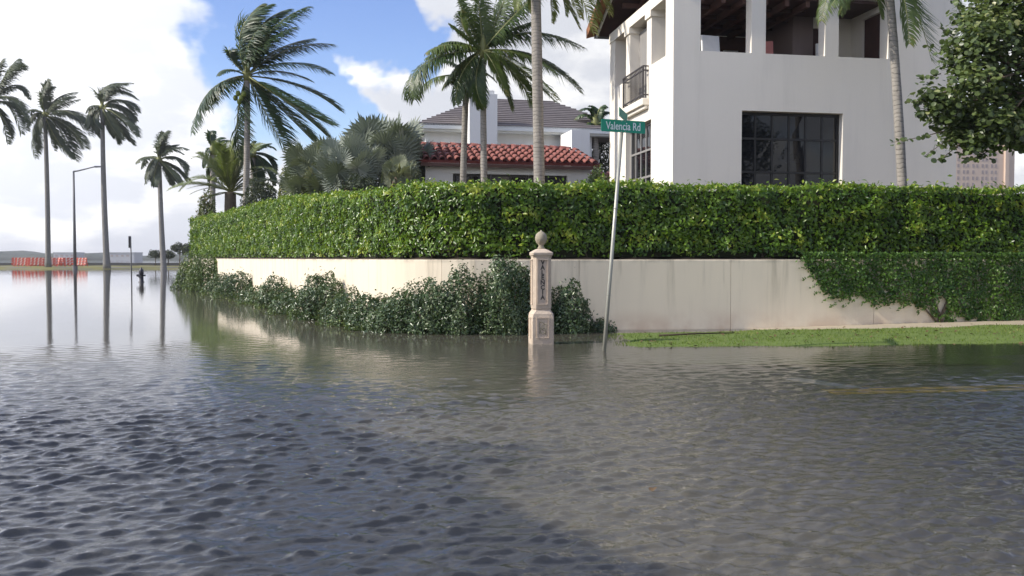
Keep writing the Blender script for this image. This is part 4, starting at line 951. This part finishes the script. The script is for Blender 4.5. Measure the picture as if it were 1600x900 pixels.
def bush(label, px, py, Y, wpx, hpx, m, n, size, seed, name='bush'):
    """leafy bush in the raised garden"""
    n = int(n * 2.6); size *= 1.15
    c = P(px, py, Y); rx = wpx / 2 / FPX * Y; top = P(px, py - hpx / 2, Y).z
    root = thing(name, (c.x, c.y, 1.42), label, 'bush'); r = np.random.default_rng(seed)
    th = r.uniform(0, 6.283, n); z = r.uniform(-.9, 1, n); q = np.sqrt(1 - z * z); d = np.stack([np.cos(th) * q, np.sin(th) * q, z], 1)
    R = (1 - r.uniform(0, 1, n) ** 2 * .5) * (1 + .2 * snoise(d, seed, 9, .3, 1.3) + .1 * snoise(d, seed + 1, 8, 1, 3)); hz = (top - 1.42) / 2
    C = np.stack([c.x + d[:, 0] * R * rx, c.y + d[:, 1] * R * rx * .8, 1.42 + hz + d[:, 2] * R * hz], 1)
    leaf_obj('foliage', [leaves(C, d, size, .4, .7, .2, .4, np.clip(.5 + .3 * snoise(d, seed + 3, 8, .4, 2) + r.normal(0, .2, n), 0, 1))], m, root)
    for k in range(4):
        a = r.uniform(0, 6.28); MB().tube([(c.x, c.y, 1.3), (c.x + math.cos(a) * rx * .25, c.y, 1.42 + hz * .7), (c.x + math.cos(a) * rx * .6, c.y + math.sin(a) * rx * .5, 1.42 + hz * 1.5)], [.05, .035, .012], 6).build('branch', M['tree_bark'], root, True)
bush('olive brown bush between the date palm and the fan palms', 466, 288, 37, 66, 66, M['bush_olive'], 3600, .13, 41)
bush('dark low bush behind the hedge at the foot of the date palm', 408, 304, 42, 70, 44, M['far_leaf'], 2600, .13, 42)
bush('grey green small bush at the far tip of the hedge', 322, 318, 47, 34, 36, M['bush_olive'], 1300, .13, 43)
bush('dark bush below the silver fan palms at the hedge top', 560, 296, 28, 100, 42, M['far_leaf'], 2600, .10, 44)
bush('leafy bush against the left corner of the white garden building', 650, 284, 31, 24, 34, M['fan_dull'], 900, .09, 45)
bush('dark green bush between the porch roof and the white house', 934, 280, 29, 40, 34, M['shrub_lit'], 1200, .10, 46)
bush('tall dark hedge of trees behind the porch, left of the white house', 938, 226, 48, 60, 60, M['far_leaf'], 2600, .16, 47)

# ------------------------------------------------------------------ broadleaf tree at the right edge
TY = 17.2
tree = thing('broadleaf_tree', on_ground(1712, TY + .4, .08), 'broadleaf tree with large round leaves hanging in from the right edge', 'tree')
tb0 = ORG[tree]; crown_c = P(1660, 30, TY)
trunk_pts = bez(tb0 - Vector((0, 0, .2)), tb0 + Vector((.2, .1, 2.2)), P(1690, 60, TY + .2), 14)
MB().tube(trunk_pts, [.17 - .006 * i for i in range(14)], 10).build('trunk', M['tree_bark'], tree, True)
clus = [(1590, 30, 62, 0), (1540, 60, 55, -.3), (1510, 105, 36, .1), (1480, 160, 34, -.2), (1520, 175, 50, .3), (1560, 190, 44, -.4), (1600, 150, 55, .5), (1488, 214, 20, 0), (1530, 222, 32, -.2), (1590, 215, 34, .2), (1452, 148, 22, -.1), (1440, 178, 14, 0), (1495, 85, 26, .1), (1640, 90, 70, 0), (1560, 5, 48, .5), (1640, 180, 60, .1), (1522, 30, 40, .6), (1700, 20, 80, .2), (1600, -50, 80, 0), (1680, -90, 90, .3), (1760, 60, 90, 0), (1720, 150, 80, -.3), (1520, 130, 34, -.6), (1575, 100, 42, .9), (1550, 140, 44, .2), (1466, 188, 20, .2), (1515, 70, 26, .2), (1500, 195, 38, .4), (1545, 205, 36, .1), (1600, 190, 40, .8)]
LP, LN, LT = [], [], []
for i, (px, py, rp, dz) in enumerate(clus):
    c = P(px, py, TY + dz); R = rp / FPX * TY; n = int(640 * (rp / 45) ** 2)
    a = trunk_pts[8 + i % 6]; e = c + Vector((random.uniform(-.1, .1), 0, -.05)); MB().tube([a, a.lerp(e, .5) + Vector((0, 0, .12)), e], [.05, .03, .010], 6).build('limb', M['tree_bark'], tree, True)
    d = rng.normal(0, 1, (n, 3)); d /= np.linalg.norm(d, axis=1)[:, None]; rr = R * (rng.uniform(0, 1, n) ** .55) * (1 + .45 * snoise(d, 60 + i, 8, .4, 1.8))
    LP.append(np.array(c) + d * rr[:, None] * np.array([1, 1, .85])); LN.append(d * .5 + np.array([0, -.25, .8])); LT.append(np.clip(rng.normal(.45, .25, n) + .25 * d[:, 2], 0, 1))
# drooping twigs with single leaves along the lower left edge
for tw_ in ([(1475, 205), (1440, 214), (1392, 223)], [(1470, 160), (1440, 158), (1415, 160)], [(1500, 225), (1475, 245), (1458, 252)], [(1470, 115), (1455, 120), (1432, 123)], [(1590, 205), (1600, 225), (1597, 236)], [(1490, 60), (1478, 50), (1468, 42)], [(1545, 235), (1530, 246), (1512, 250)], [(1500, 210), (1470, 226), (1446, 243)]):
    q = [P(x, y, TY - .1) for x, y in tw_]; MB().tube(q, [.012, .008, .004], 5).build('twig', M['tree_bark'], tree, True)
    n = 16; u = rng.uniform(.1, 1.03, n); pts = np.stack([np.interp(u, [0, .5, 1], [p[k] for p in q]) for k in range(3)], 1) + rng.normal(0, .028, (n, 3))
    LP.append(pts); LN.append(np.tile([0, -.5, .6], (n, 1))); LT.append(rng.uniform(.1, .9, n))
LP, LN, LT = np.concatenate(LP), np.concatenate(LN), np.concatenate(LT)
vis = np.where((800 + FPX * LP[:, 0] / LP[:, 1] < 1600) & (LP[:, 2] < EYE + 403 / FPX * TY))[0]
front = set(vis[np.argsort(LP[vis, 1])][:290].tolist()); rest = np.array([i for i in range(len(LP)) if i not in front])
leaf_obj('foliage', [leaves(LP[rest], LN[rest], .094, .88, .5, .18, -.6, LT[rest], seg=True)], M['grape'], tree)
lm = []
for tn in (.15, .4, .65, .95):
    V, F, T_ = leaves(np.zeros((1, 3)), np.array([[0, 0, 1.0]]), .098, .88, 0, .18, 0, np.array([tn]), rnd=0, seg=True, D=np.array([[0, 1.0, 0]])); me = npmesh('leaf', V, F, T_); me.materials.append(M['grape']); lm.append(me)
for i in front:
    n = Vector(LN[i]) + Vector(rng.normal(0, .5, 3)); o = bpy.data.objects.new('leaf', lm[min(3, int(LT[i] * 4))]); COL.objects.link(o); o.parent = tree; ORG[o] = ORG[tree]
    o.matrix_local = Matrix.Translation(Vector(LP[i]) - tb0) @ n.to_track_quat('Z', 'Y').to_matrix().to_4x4() @ Matrix.Rotation(random.uniform(0, 6.28), 4, 'Z') @ Matrix.Scale(random.uniform(.75, 1.25), 4)

# ------------------------------------------------------------------ stone street marker
py0 = 15.7; pb = G(845.5, 537, 0); pb = Vector((pb.x, py0, 0)); post = thing('street_marker', pb, 'weathered stone street marker post with ball finial and VALENCIA lettering', 'marker post')
YAW = math.radians(8)
def sq(z, h, ch):
    p = []
    for sx, sy in ((1, 1), (-1, 1), (-1, -1), (1, -1)):
        a, b = (h, h - ch), (h - ch, h)
        for q in ((a, b) if sx * sy > 0 else (b, a)): p.append((q[0] * sx, q[1] * sy))
    c, s_ = math.cos(YAW), math.sin(YAW); return [pb + Vector((x * c - y * s_, x * s_ + y * c, z)) for x, y in p]
def T_(x, y, z): c, s_ = math.cos(YAW), math.sin(YAW); return pb + Vector((x * c - y * s_, x * s_ + y * c, z))
MB().rings([sq(-.35, .196, .02), sq(.47, .196, .02), sq(.53, .188, .03), sq(.575, .160, .04), sq(.60, .150, .04)]).build('base', M['post'], post)
MB().rings([sq(.60, .150, .04), sq(.62, .160, .045), sq(.66, .163, .05), sq(1.50, .160, .05), sq(1.53, .166, .04)]).build('shaft', M['post'], post)
MB().rings([sq(1.53, .166, .03), sq(1.55, .180, .02), sq(1.585, .184, .02), sq(1.60, .176, .03), sq(1.645, .10, .03), sq(1.66, .06, .02)]).build('cap', M['post'], post)
MB().lathe(pb, [(.058, 1.655), (.062, 1.68), (.042, 1.705), (.05, 1.73), (.085, 1.765), (.105, 1.82), (.106, 1.86), (.088, 1.915), (.05, 1.95), (.02, 1.965), (.012, 1.985)], 20).build('finial', M['post_ball'], post, True)
# raised mouldings of the front and left faces
for face in ('front', 'side'):
    Q = (lambda x, y, z: T_(x, -y, z)) if face == 'front' else (lambda x, y, z: T_(-y, -x, z))
    mb = MB()
    for x0, x1 in ((-.098, -.080), (.080, .098)): mb.box(x0, x1, .158, .176, .70, 1.46, Q)
    mb.box(-.098, .098, .158, .176, 1.46, 1.478, Q); mb.box(-.098, .098, .158, .176, .682, .70, Q); mb.build('moulding', M['post'], post)
    mb = MB()
    for x0, x1 in ((-.110, -.094), (.094, .110)): mb.box(x0, x1, .192, .208, .12, .45, Q)
    mb.box(-.110, .110, .192, .208, .45, .466, Q); mb.box(-.110, .110, .192, .208, .104, .12, Q); mb.build('base_moulding', M['post'], post)
_fc = bpy.data.curves.new('lettering', 'FONT')
def text_mesh(txt, size, depth, name, offset=0.0):
    cu = bpy.data.curves.new(name, 'FONT'); cu.body = txt; cu.size = size; cu.extrude = depth; cu.align_x = 'CENTER'; cu.offset = offset
    o = bpy.data.objects.new(name, cu); COL.objects.link(o); dg = bpy.context.evaluated_depsgraph_get(); me = bpy.data.meshes.new_from_object(o.evaluated_get(dg)); bpy.data.objects.remove(o); me.name = name; return me
def place_text(me, parent, loc, rot, scale, m):
    o = bpy.data.objects.new(me.name, me); COL.objects.link(o); o.parent = parent; ORG[o] = ORG[parent]; me.materials.clear(); me.materials.append(m)
    o.matrix_local = Matrix.Translation(loc - ORG[parent]) @ rot @ Matrix.Diagonal((scale[0], scale[1], 1, 1)); return o
stand = Matrix.Rotation(YAW, 4, 'Z') @ Matrix.Rotation(math.pi / 2, 4, 'X')
for i, ch in enumerate('VALENCIA'):
    z = 1.385 - i * .0865; place_text(text_mesh(ch, .108, .004, 'letter', .0035), post, T_(0, -.163, z), stand, (.95, 1), M['letter_dark'])
# intertwined emblem in relief on the base panel
em = MB()
for cx, cz, r_ in ((-.022, .335, .045), (.026, .30, .045), (0, .235, .04)):
    em.tube([T_(cx + r_ * math.cos(a), -.197, cz + r_ * 1.25 * math.sin(a)) for a in np.linspace(.6, 5.9, 14)], .008, 6)
em.tube([T_(-.055, -.197, .18), T_(-.055, -.197, .40)], .008, 6); em.tube([T_(.05, -.197, .17), T_(.055, -.197, .37)], .008, 6)
em.build('emblem', M['post_ball'], post, True)

# ------------------------------------------------------------------ leaning street name sign
sg0 = G(944, 548, 0); SY = sg0.y; sg1 = P(972, 199, SY + .05)
sign = thing('street_sign', sg0, 'leaning metal pole with green Valencia Rd street name sign', 'street sign')
dirp = (sg1 - sg0).normalized()
MB().tube([sg0 - dirp * .4, sg0 + dirp * 1.2, sg1], [.034, .031, .029], 10).build('pole', M['galv'], sign, True)
slp = [MB().tube([sg0 + dirp * z, sg0 + dirp * (z + .004)], .042, 10).build('pole_band', M['galv'], sign, True) for z in (.9, 2.3)]
bx = Vector((math.cos(math.radians(18)), math.sin(math.radians(18)), -.012)).normalized(); by = Vector((0, 0, 1)); bn_ = bx.cross(by).normalized()
ctr = P(972, 198, SY) + bn_ * .045
W2, H2 = .385, .098
def blade(name, c, x, y, n, w, h, m, rnd_=.02):
    pts = []
    for sx, sy in ((1, 1), (-1, 1), (-1, -1), (1, -1)):
        for k in range(4):
            a = math.atan2(sy, sx) - math.pi / 4 + math.pi / 2 * k / 3; pts.append(x * (sx * (w - rnd_) + rnd_ * math.cos(a)) + y * (sy * (h - rnd_) + rnd_ * math.sin(a)))
    return MB().rings([[c + p - n * .004 for p in pts], [c + p + n * .004 for p in pts]]).build(name, m, sign)
bl = blade('blade', ctr, bx, by, bn_, W2, H2, M['sign_green'])
rot = Matrix((bx, by, bx.cross(by))).transposed().to_4x4()
place_text(text_mesh('Valencia Rd', .175, .0015, 'lettering', .0015), bl, ctr + bn_ * .0065 - by * .058, rot, (.74, 1), M['letter_white'])
for z_ in (-1, 1):
    for x_ in (-1, 1): MB().tube([ctr + bn_ * .004 + bx * .03 * x_ + by * .084 * z_, ctr + bn_ * .009 + bx * .03 * x_ + by * .084 * z_], .008, 6).build('bolt', M['galv'], bl)
MB().box(-.05, .05, -.03, .03, -.02, .11, lambda x, y, z: sg1 + Vector((x, y, z))).build('bracket', M['galv'], sign, bevel=.01)
cx2 = Vector((.30, 1, 0)).normalized(); c2 = P(974, 180, SY + .06)
b2 = blade('blade', c2, cx2, by, cx2.cross(by).normalized(), W2, H2 * .72, M['sign_green']); b2['label'] = 'second green blade seen almost edge on'

# ------------------------------------------------------------------ hydrant, thin sign post, lamp, barricades
hy = G(221, 441, 0); hyd = thing('fire_hydrant', hy, 'dark fire hydrant standing in the flood water at left', 'fire hydrant')
MB().lathe(hy, [(.17, -.3), (.17, .04), (.13, .05), (.125, .52), (.16, .53), (.16, .58), (.13, .59)], 14).build('barrel', M['hydrant'], hyd, True)
MB().lathe(hy, [(.13, .59), (.15, .62), (.15, .68), (.11, .78), (.05, .84), (.04, .92), (0.01, .93)], 14).build('bonnet', M['hydrant'], hyd, True)
MB().tube([hy + Vector((-.28, 0, .42)), hy + Vector((-.10, 0, .42))], .075, 10).build('nozzle', M['hydrant'], hyd); MB().tube([hy + Vector((.25, 0, .42)), hy + Vector((.10, 0, .42))], .055, 10).build('nozzle', M['hydrant'], hyd); MB().tube([hy + Vector((0, -.25, .36)), hy + Vector((0, -.1, .36))], .09, 10).build('nozzle', M['hydrant'], hyd)
sp0 = G(206, 447, 0); sp = thing('sign_post', sp0, 'thin post with a small sign seen edge on, left of the hydrant', 'sign post')
spt = P(204, 369, sp0.y); MB().tube([sp0 - Vector((0, 0, .4)), spt], .035, 8).build('post', M['lamp_metal'], sp, True)
MB().box(-.012, .012, -.14, .14, -.62, 0, lambda x, y, z: spt + Vector((x - .05, y, z))).build('sign_plate', M['lamp_metal'], sp)
ly = 118; lb = Vector(on_ground(117, ly, gz(117, ly))); lt_ = P(115, 268, ly); lamp = thing('street_lamp', lb, 'tall street lamp with one bent arm between two waterfront palms', 'street lamp')
MB().tube([lb, lb.lerp(lt_, .5), lt_], [.22, .17, .12], 10).build('pole', M['lamp_metal'], lamp, True); MB().tube([lb, lb + Vector((0, 0, .6))], .32, 10).build('base', M['lamp_metal'], lamp)
MB().tube([lt_, P(122, 267, ly), P(138, 263, ly), P(150, 260, ly)], [.11, .09, .08, .07], 8).build('arm', M['lamp_metal'], lamp, True)
e = P(150, 260.5, ly); MB().hexa([e + Vector(v) for v in ((-.2, -.2, -.12), (.75, -.2, -.06), (.75, .2, -.06), (-.2, .2, -.12), (-.2, -.15, .1), (.75, -.12, .1), (.75, .12, .1), (-.2, .15, .1))]).build('lamp_head', M['lamp_metal'], lamp, bevel=.03)

def barricade():
    r = thing('barricade', (0, 0, 0), 'red barricade', 'barricade', 'red barricades stored on the waterfront lawn')
    for x in (-.8, .8):
        for s_ in (-1, 1): MB().bar((x, .42 * s_, 0), (x, .03 * s_, 1.25), .10, .07).build('leg', M['red_plastic'], r)
    for z in (.35, .72, 1.08):
        bd = MB().box(-1.05, 1.05, -.065 - (1.25 - z) * .3, -.02 - (1.25 - z) * .3, z - .14, z + .14).build('board', M['red_plastic'], r)
        mb = MB()
        for k in range(4):
            x = -.85 + .5 * k; y = -.070 - (1.25 - z) * .3; mb.add([(x, y, z - .138), (x + .16, y, z - .138), (x + .34, y, z + .138), (x + .18, y, z + .138)], [(0, 1, 2, 3)])
        mb.build('stripe', M['white_stripe'], bd)['kind'] = 'stuff'
    return r
def copy_tree(o, parent=None):
    c = o.copy(); COL.objects.link(c); c.parent = parent
    for ch_ in list(o.children): copy_tree(ch_, c)
    return c
bar0 = barricade()
bspots = [(36, 110, .1, 'leftmost red and white barricade on the far waterfront lawn'), (46, 112, -.25, 'second red barricade from the left, leaning against its neighbour'), (57, 110, .2, 'third red barricade from the left, left of the second palm trunk'), (67, 113, -.1, 'red barricade just left of the second palm trunk'), (78, 111, .35, 'red barricade just right of the second palm trunk'), (87, 113, -.4, 'rightmost barricade of the long red row, nearest the street lamp'), (111, 112, .6, 'red barricade on the left side of the street lamp base'), (126, 111, -.15, 'red barricade alone on the right of the street lamp'), (31, 114, .3, 'barricade at the far left, half behind the leftmost one'), (42, 114.5, .15, 'barricade in the back row between the first two from the left'), (52, 114, -.2, 'barricade in the back row between the second and third from the left'), (62, 115, .25, 'back row barricade just left of the second palm trunk'), (83, 115, .1, 'back row barricade right of the second palm trunk'), (91, 115.5, -.3, 'back row barricade at the right end of the long red row'), (118, 114, .2, 'barricade behind the street lamp base')]
for i, (px, Y, a, lab) in enumerate(bspots):
    o = bar0 if i == 0 else copy_tree(bar0); o['label'] = lab; o.location = on_ground(px, Y + 18, gz(px, Y + 18) + .02); o.rotation_euler = (0, 0, a)

# ------------------------------------------------------------------ far side: seawall, lagoon, low shore with buildings and trees
sw = thing('seawall', (-60, 141, .3), 'low dark seawall along the far edge of the waterfront lawn', 'wall')
for k in range(16):
    x = -120 + k * 6.5; MB().box(x + .01, x + 6.49, 140.6, 141.2, -2, .72 + .012 * (k % 3)).build('wall_section', M['seawall'], sw)
shore_x = np.linspace(-900, 500, 120)
mb = MB(); rings = []
for x in shore_x:
    hgt = 6.5 + 1.6 * math.sin(x * .021) + 1.2 * math.sin(x * .057 + 1) + .8 * math.sin(x * .13); rings.append([(x, 880, -1), (x, 895, hgt * .8), (x, 960, hgt), (x, 1000, -1)])
mb.rings(rings).build('far_shore', M['far_leaf'], None, True)['kind'] = 'structure'
for i, (px, w, h, lab) in enumerate(((100, 20, 6, 'low pale block on the far shore behind the street lamp'), (190, 24, 6, 'wide grey block on the far shore right of the tallest palm'))):
    p = P(px, 403, 860); fb = thing('far_building', (p.x, 860, 0), lab, 'building', 'pale buildings on the far shore')
    MB().box(p.x - w / 2, p.x + w / 2, 860, 880, -1, h).build('wall', M['far_concrete'], fb); MB().box(p.x - w / 2 - .5, p.x + w / 2 + .5, 859.5, 880, h + .01, h + 1).build('roof', M['far_concrete'], fb)
    for k in range(int(w / 5)): MB().box(p.x - w / 2 + 1.5 + k * 5, p.x - w / 2 + 4 + k * 5, 859.8, 860.05, h * .45, h * .75).build('window', M['tower_window'], fb)
def far_tree(px, py, Y, rpx, lab, seed):
    r = np.random.default_rng(seed); c = P(px, py, Y); R = rpx / FPX * Y; g = gz(px, Y) if Y < 142 else 0
    o = thing('far_tree', (c.x, Y, g), lab, 'tree', 'dark trees beyond the waterfront'); n = 900; d = r.normal(0, 1, (n, 3)); d /= np.linalg.norm(d, axis=1)[:, None]
    rr = R * r.uniform(.3, 1, n) ** .5 * (1 + .3 * snoise(d, seed, 8, .3, 1.4)); C = np.array(c) + d * rr[:, None] * np.array([1.3, 1, .8])
    leaf_obj('crown', [leaves(C, d, R * .28, .6, .6)], M['far_leaf'], o); MB().tube([(c.x, Y, g - .3), (c.x + .1, Y, (g + c.z) / 2), tuple(c)], [R * .1, R * .08, R * .04], 6).build('trunk', M['tree_bark'], o, True)
far_tree(242, 397, 137, 8, 'small dark tree left of the shorter palm trunk on the waterfront', 81); far_tree(262, 398, 138, 9, 'low dark tree just right of the shorter palm trunk', 82); far_tree(280, 388, 137, 10, 'dark tree beside the left end of the hedge', 83); far_tree(296, 389, 136, 10, 'dark tree partly behind the left end of the hedge', 84)

# ------------------------------------------------------------------ litter, grass, floating bits
gr_n = 26000; gx = rng.uniform(1.6, 16, gr_n); gy = rng.uniform(14.6, 19.6, gr_n); k = (gy < wall_y(gx) - 1.0); gx, gy = gx[k], gy[k]; gzv = lawn_z(gx, gy)
pch = snoise(np.stack([gx, gy], 1), 91, 9, .15, .9); k = (gzv > -.035 + .012 * pch) & (rng.uniform(0, 1, len(gx)) < .75 + .4 * pch); gx, gy, gzv, pch = gx[k], gy[k], gzv[k], pch[k]
nG = len(gx); hg = rng.uniform(.02, .055, nG); a = rng.uniform(0, 6.28, nG); w = .007
Bp = np.stack([gx, gy, gzv - .004], 1); ax = np.stack([np.cos(a), np.sin(a), np.zeros(nG)], 1); tip = Bp + np.stack([rng.normal(0, .018, nG), rng.normal(0, .018, nG), hg], 1)
gm = npmesh('grass', np.stack([Bp - ax * w, Bp + ax * w, tip], 1).reshape(-1, 3), np.arange(nG * 3).reshape(-1, 3), np.repeat(np.clip(.5 + .3 * pch + rng.normal(0, .22, nG), 0, 1), 3)); tag(link('grass', gm, None, M['grass']), kind='stuff')
n = 150; lx = rng.uniform(2.2, 12, n); ly_ = rng.uniform(15.1, 18.6, n); kk = ly_ < wall_y(lx) - .15; lx, ly_ = lx[kk], ly_[kk]; lz = np.where(ly_ < wall_y(lx) - 1.0, lawn_z(lx, ly_), foot_z(lx)) + .018
leaf_obj('leaf_litter', [leaves(np.stack([lx, ly_, lz], 1), np.tile([0, 0, 1.0], (len(lx), 1)), .075, .6, .3)], M['dead_leaf'], None)
a, b = P(1030, 528, 16.9), P(1146, 523, 17.3); st = MB().tube([Vector((a.x, a.y, .035)), Vector(((a.x + b.x) / 2, (a.y + b.y) / 2, .055)), Vector((b.x, b.y, .05))], [.022, .016, .010], 6).build('fallen_branch', M['stick'], None, True); tag(st, 'thin dark fallen branch lying on the edge of the green verge', 'branch')
c = G(1020, 768, 0); V, F, T2 = leaves(np.array([[c.x, c.y, .012]]), np.array([[0, 0, 1.0]]), .07, .6, .1, .5, 0, seg=True); tag(link('floating_leaf', npmesh('floating_leaf', V, F, T2), None, M['dead_leaf']), 'dark leaf floating on the water in the foreground', 'leaf')

# ------------------------------------------------------------------ the house across the street that shades the near water (outside the picture, at left)
nb = thing('neighbour_house', (-14, 0, 0), 'pale house across the street whose shadow falls on the near water', 'house')
A0 = Vector((-12.95, 10.6, 0)); A1 = Vector((-4.65, -3.6, 0)); ex = (A1 - A0); LN_ = ex.length; ex.normalize(); ey = Vector((-ex.y, ex.x, 0))
if ey.x > 0: ey = -ey
NB = lambda x, y, z: A0 + ex * x + ey * y + Vector((0, 0, z))
NH = 6.9
MB().box(.6, LN_ - .6, .6, 9, -.4, NH - .2, NB).build('wall', M['house2_white'], nb)
MB().hexa([NB(0, 0, NH - .18), NB(LN_, 0, NH - .18), NB(LN_, 9.6, NH - .18), NB(0, 9.6, NH - .18), NB(4, 4.6, NH + 1.3), NB(LN_ - 4, 4.6, NH + 1.3), NB(LN_ - 4, 5, NH + 1.3), NB(4, 5, NH + 1.3)]).build('roof', M['tile_brown'], nb)
for i, (x, y, z, R) in enumerate(((.6, -.1, 6.0, 2.1), (4.0, .1, 6.1, 1.8), (7.0, .7, 6.2, 1.35), (9.6, .9, 5.9, 1.15), (12.4, .9, 6.0, 1.2), (14.8, .7, 5.9, 1.2))):  # unseen trees added to roughen the straight edge of the house's shadow
    c = NB(x, y, z); r = np.random.default_rng(300 + i); o = thing('added_shade_tree', NB(x, y, -.3), ('round crowned added shade tree at the front corner of the shading house', 'second added shade tree along the front of the shading house', 'third added shade tree along the front of the shading house', 'fourth added shade tree along the front of the shading house', 'fifth added shade tree along the front of the shading house', 'last added shade tree at the near end of the shading house')[i], 'tree', 'unseen trees added to break up the house shadow')
    n = 2600; d = r.normal(0, 1, (n, 3)); d /= np.linalg.norm(d, axis=1)[:, None]; rr = R * r.uniform(0, 1, n) ** .45 * (1 + .3 * snoise(d, 310 + i, 8, .3, 1.5))
    leaf_obj('crown', [leaves(np.array(c) + d * rr[:, None], d, .2, .6, .7)], M['grape'], o); MB().tube([NB(x, y, -.3), NB(x + .1, y, 2.6), c], [.16, .13, .06], 8).build('trunk', M['tree_bark'], o, True)
for k in range(4):
    for z in (.9, 4.0): window(lambda x, y, zz_: NB(x, .6 - y, zz_), nb, 2 + k * 3.6, 3.4 + k * 3.6, -.06, z, z + 1.7, [2.7 + k * 3.6], [z + .9], M['fascia'], .06)

# ------------------------------------------------------------------ damp sea air
def haze():
    m = bpy.data.materials.new('sea_haze'); m.use_nodes = True; t = NT(m.node_tree)
    v = t.n('ShaderNodeVolumePrincipled', {'Color': (0.93, 0.95, 0.98, 1), 'Density': 0.00030, 'Anisotropy': 0.2})
    o = t.n('ShaderNodeOutputMaterial'); t.t.links.new(v.outputs[0], o.inputs['Volume'])
    hz = MB().box(-4600, 4600, -480, 5600, -4, 77).build('haze', m); hz['kind'] = 'stuff'
haze()
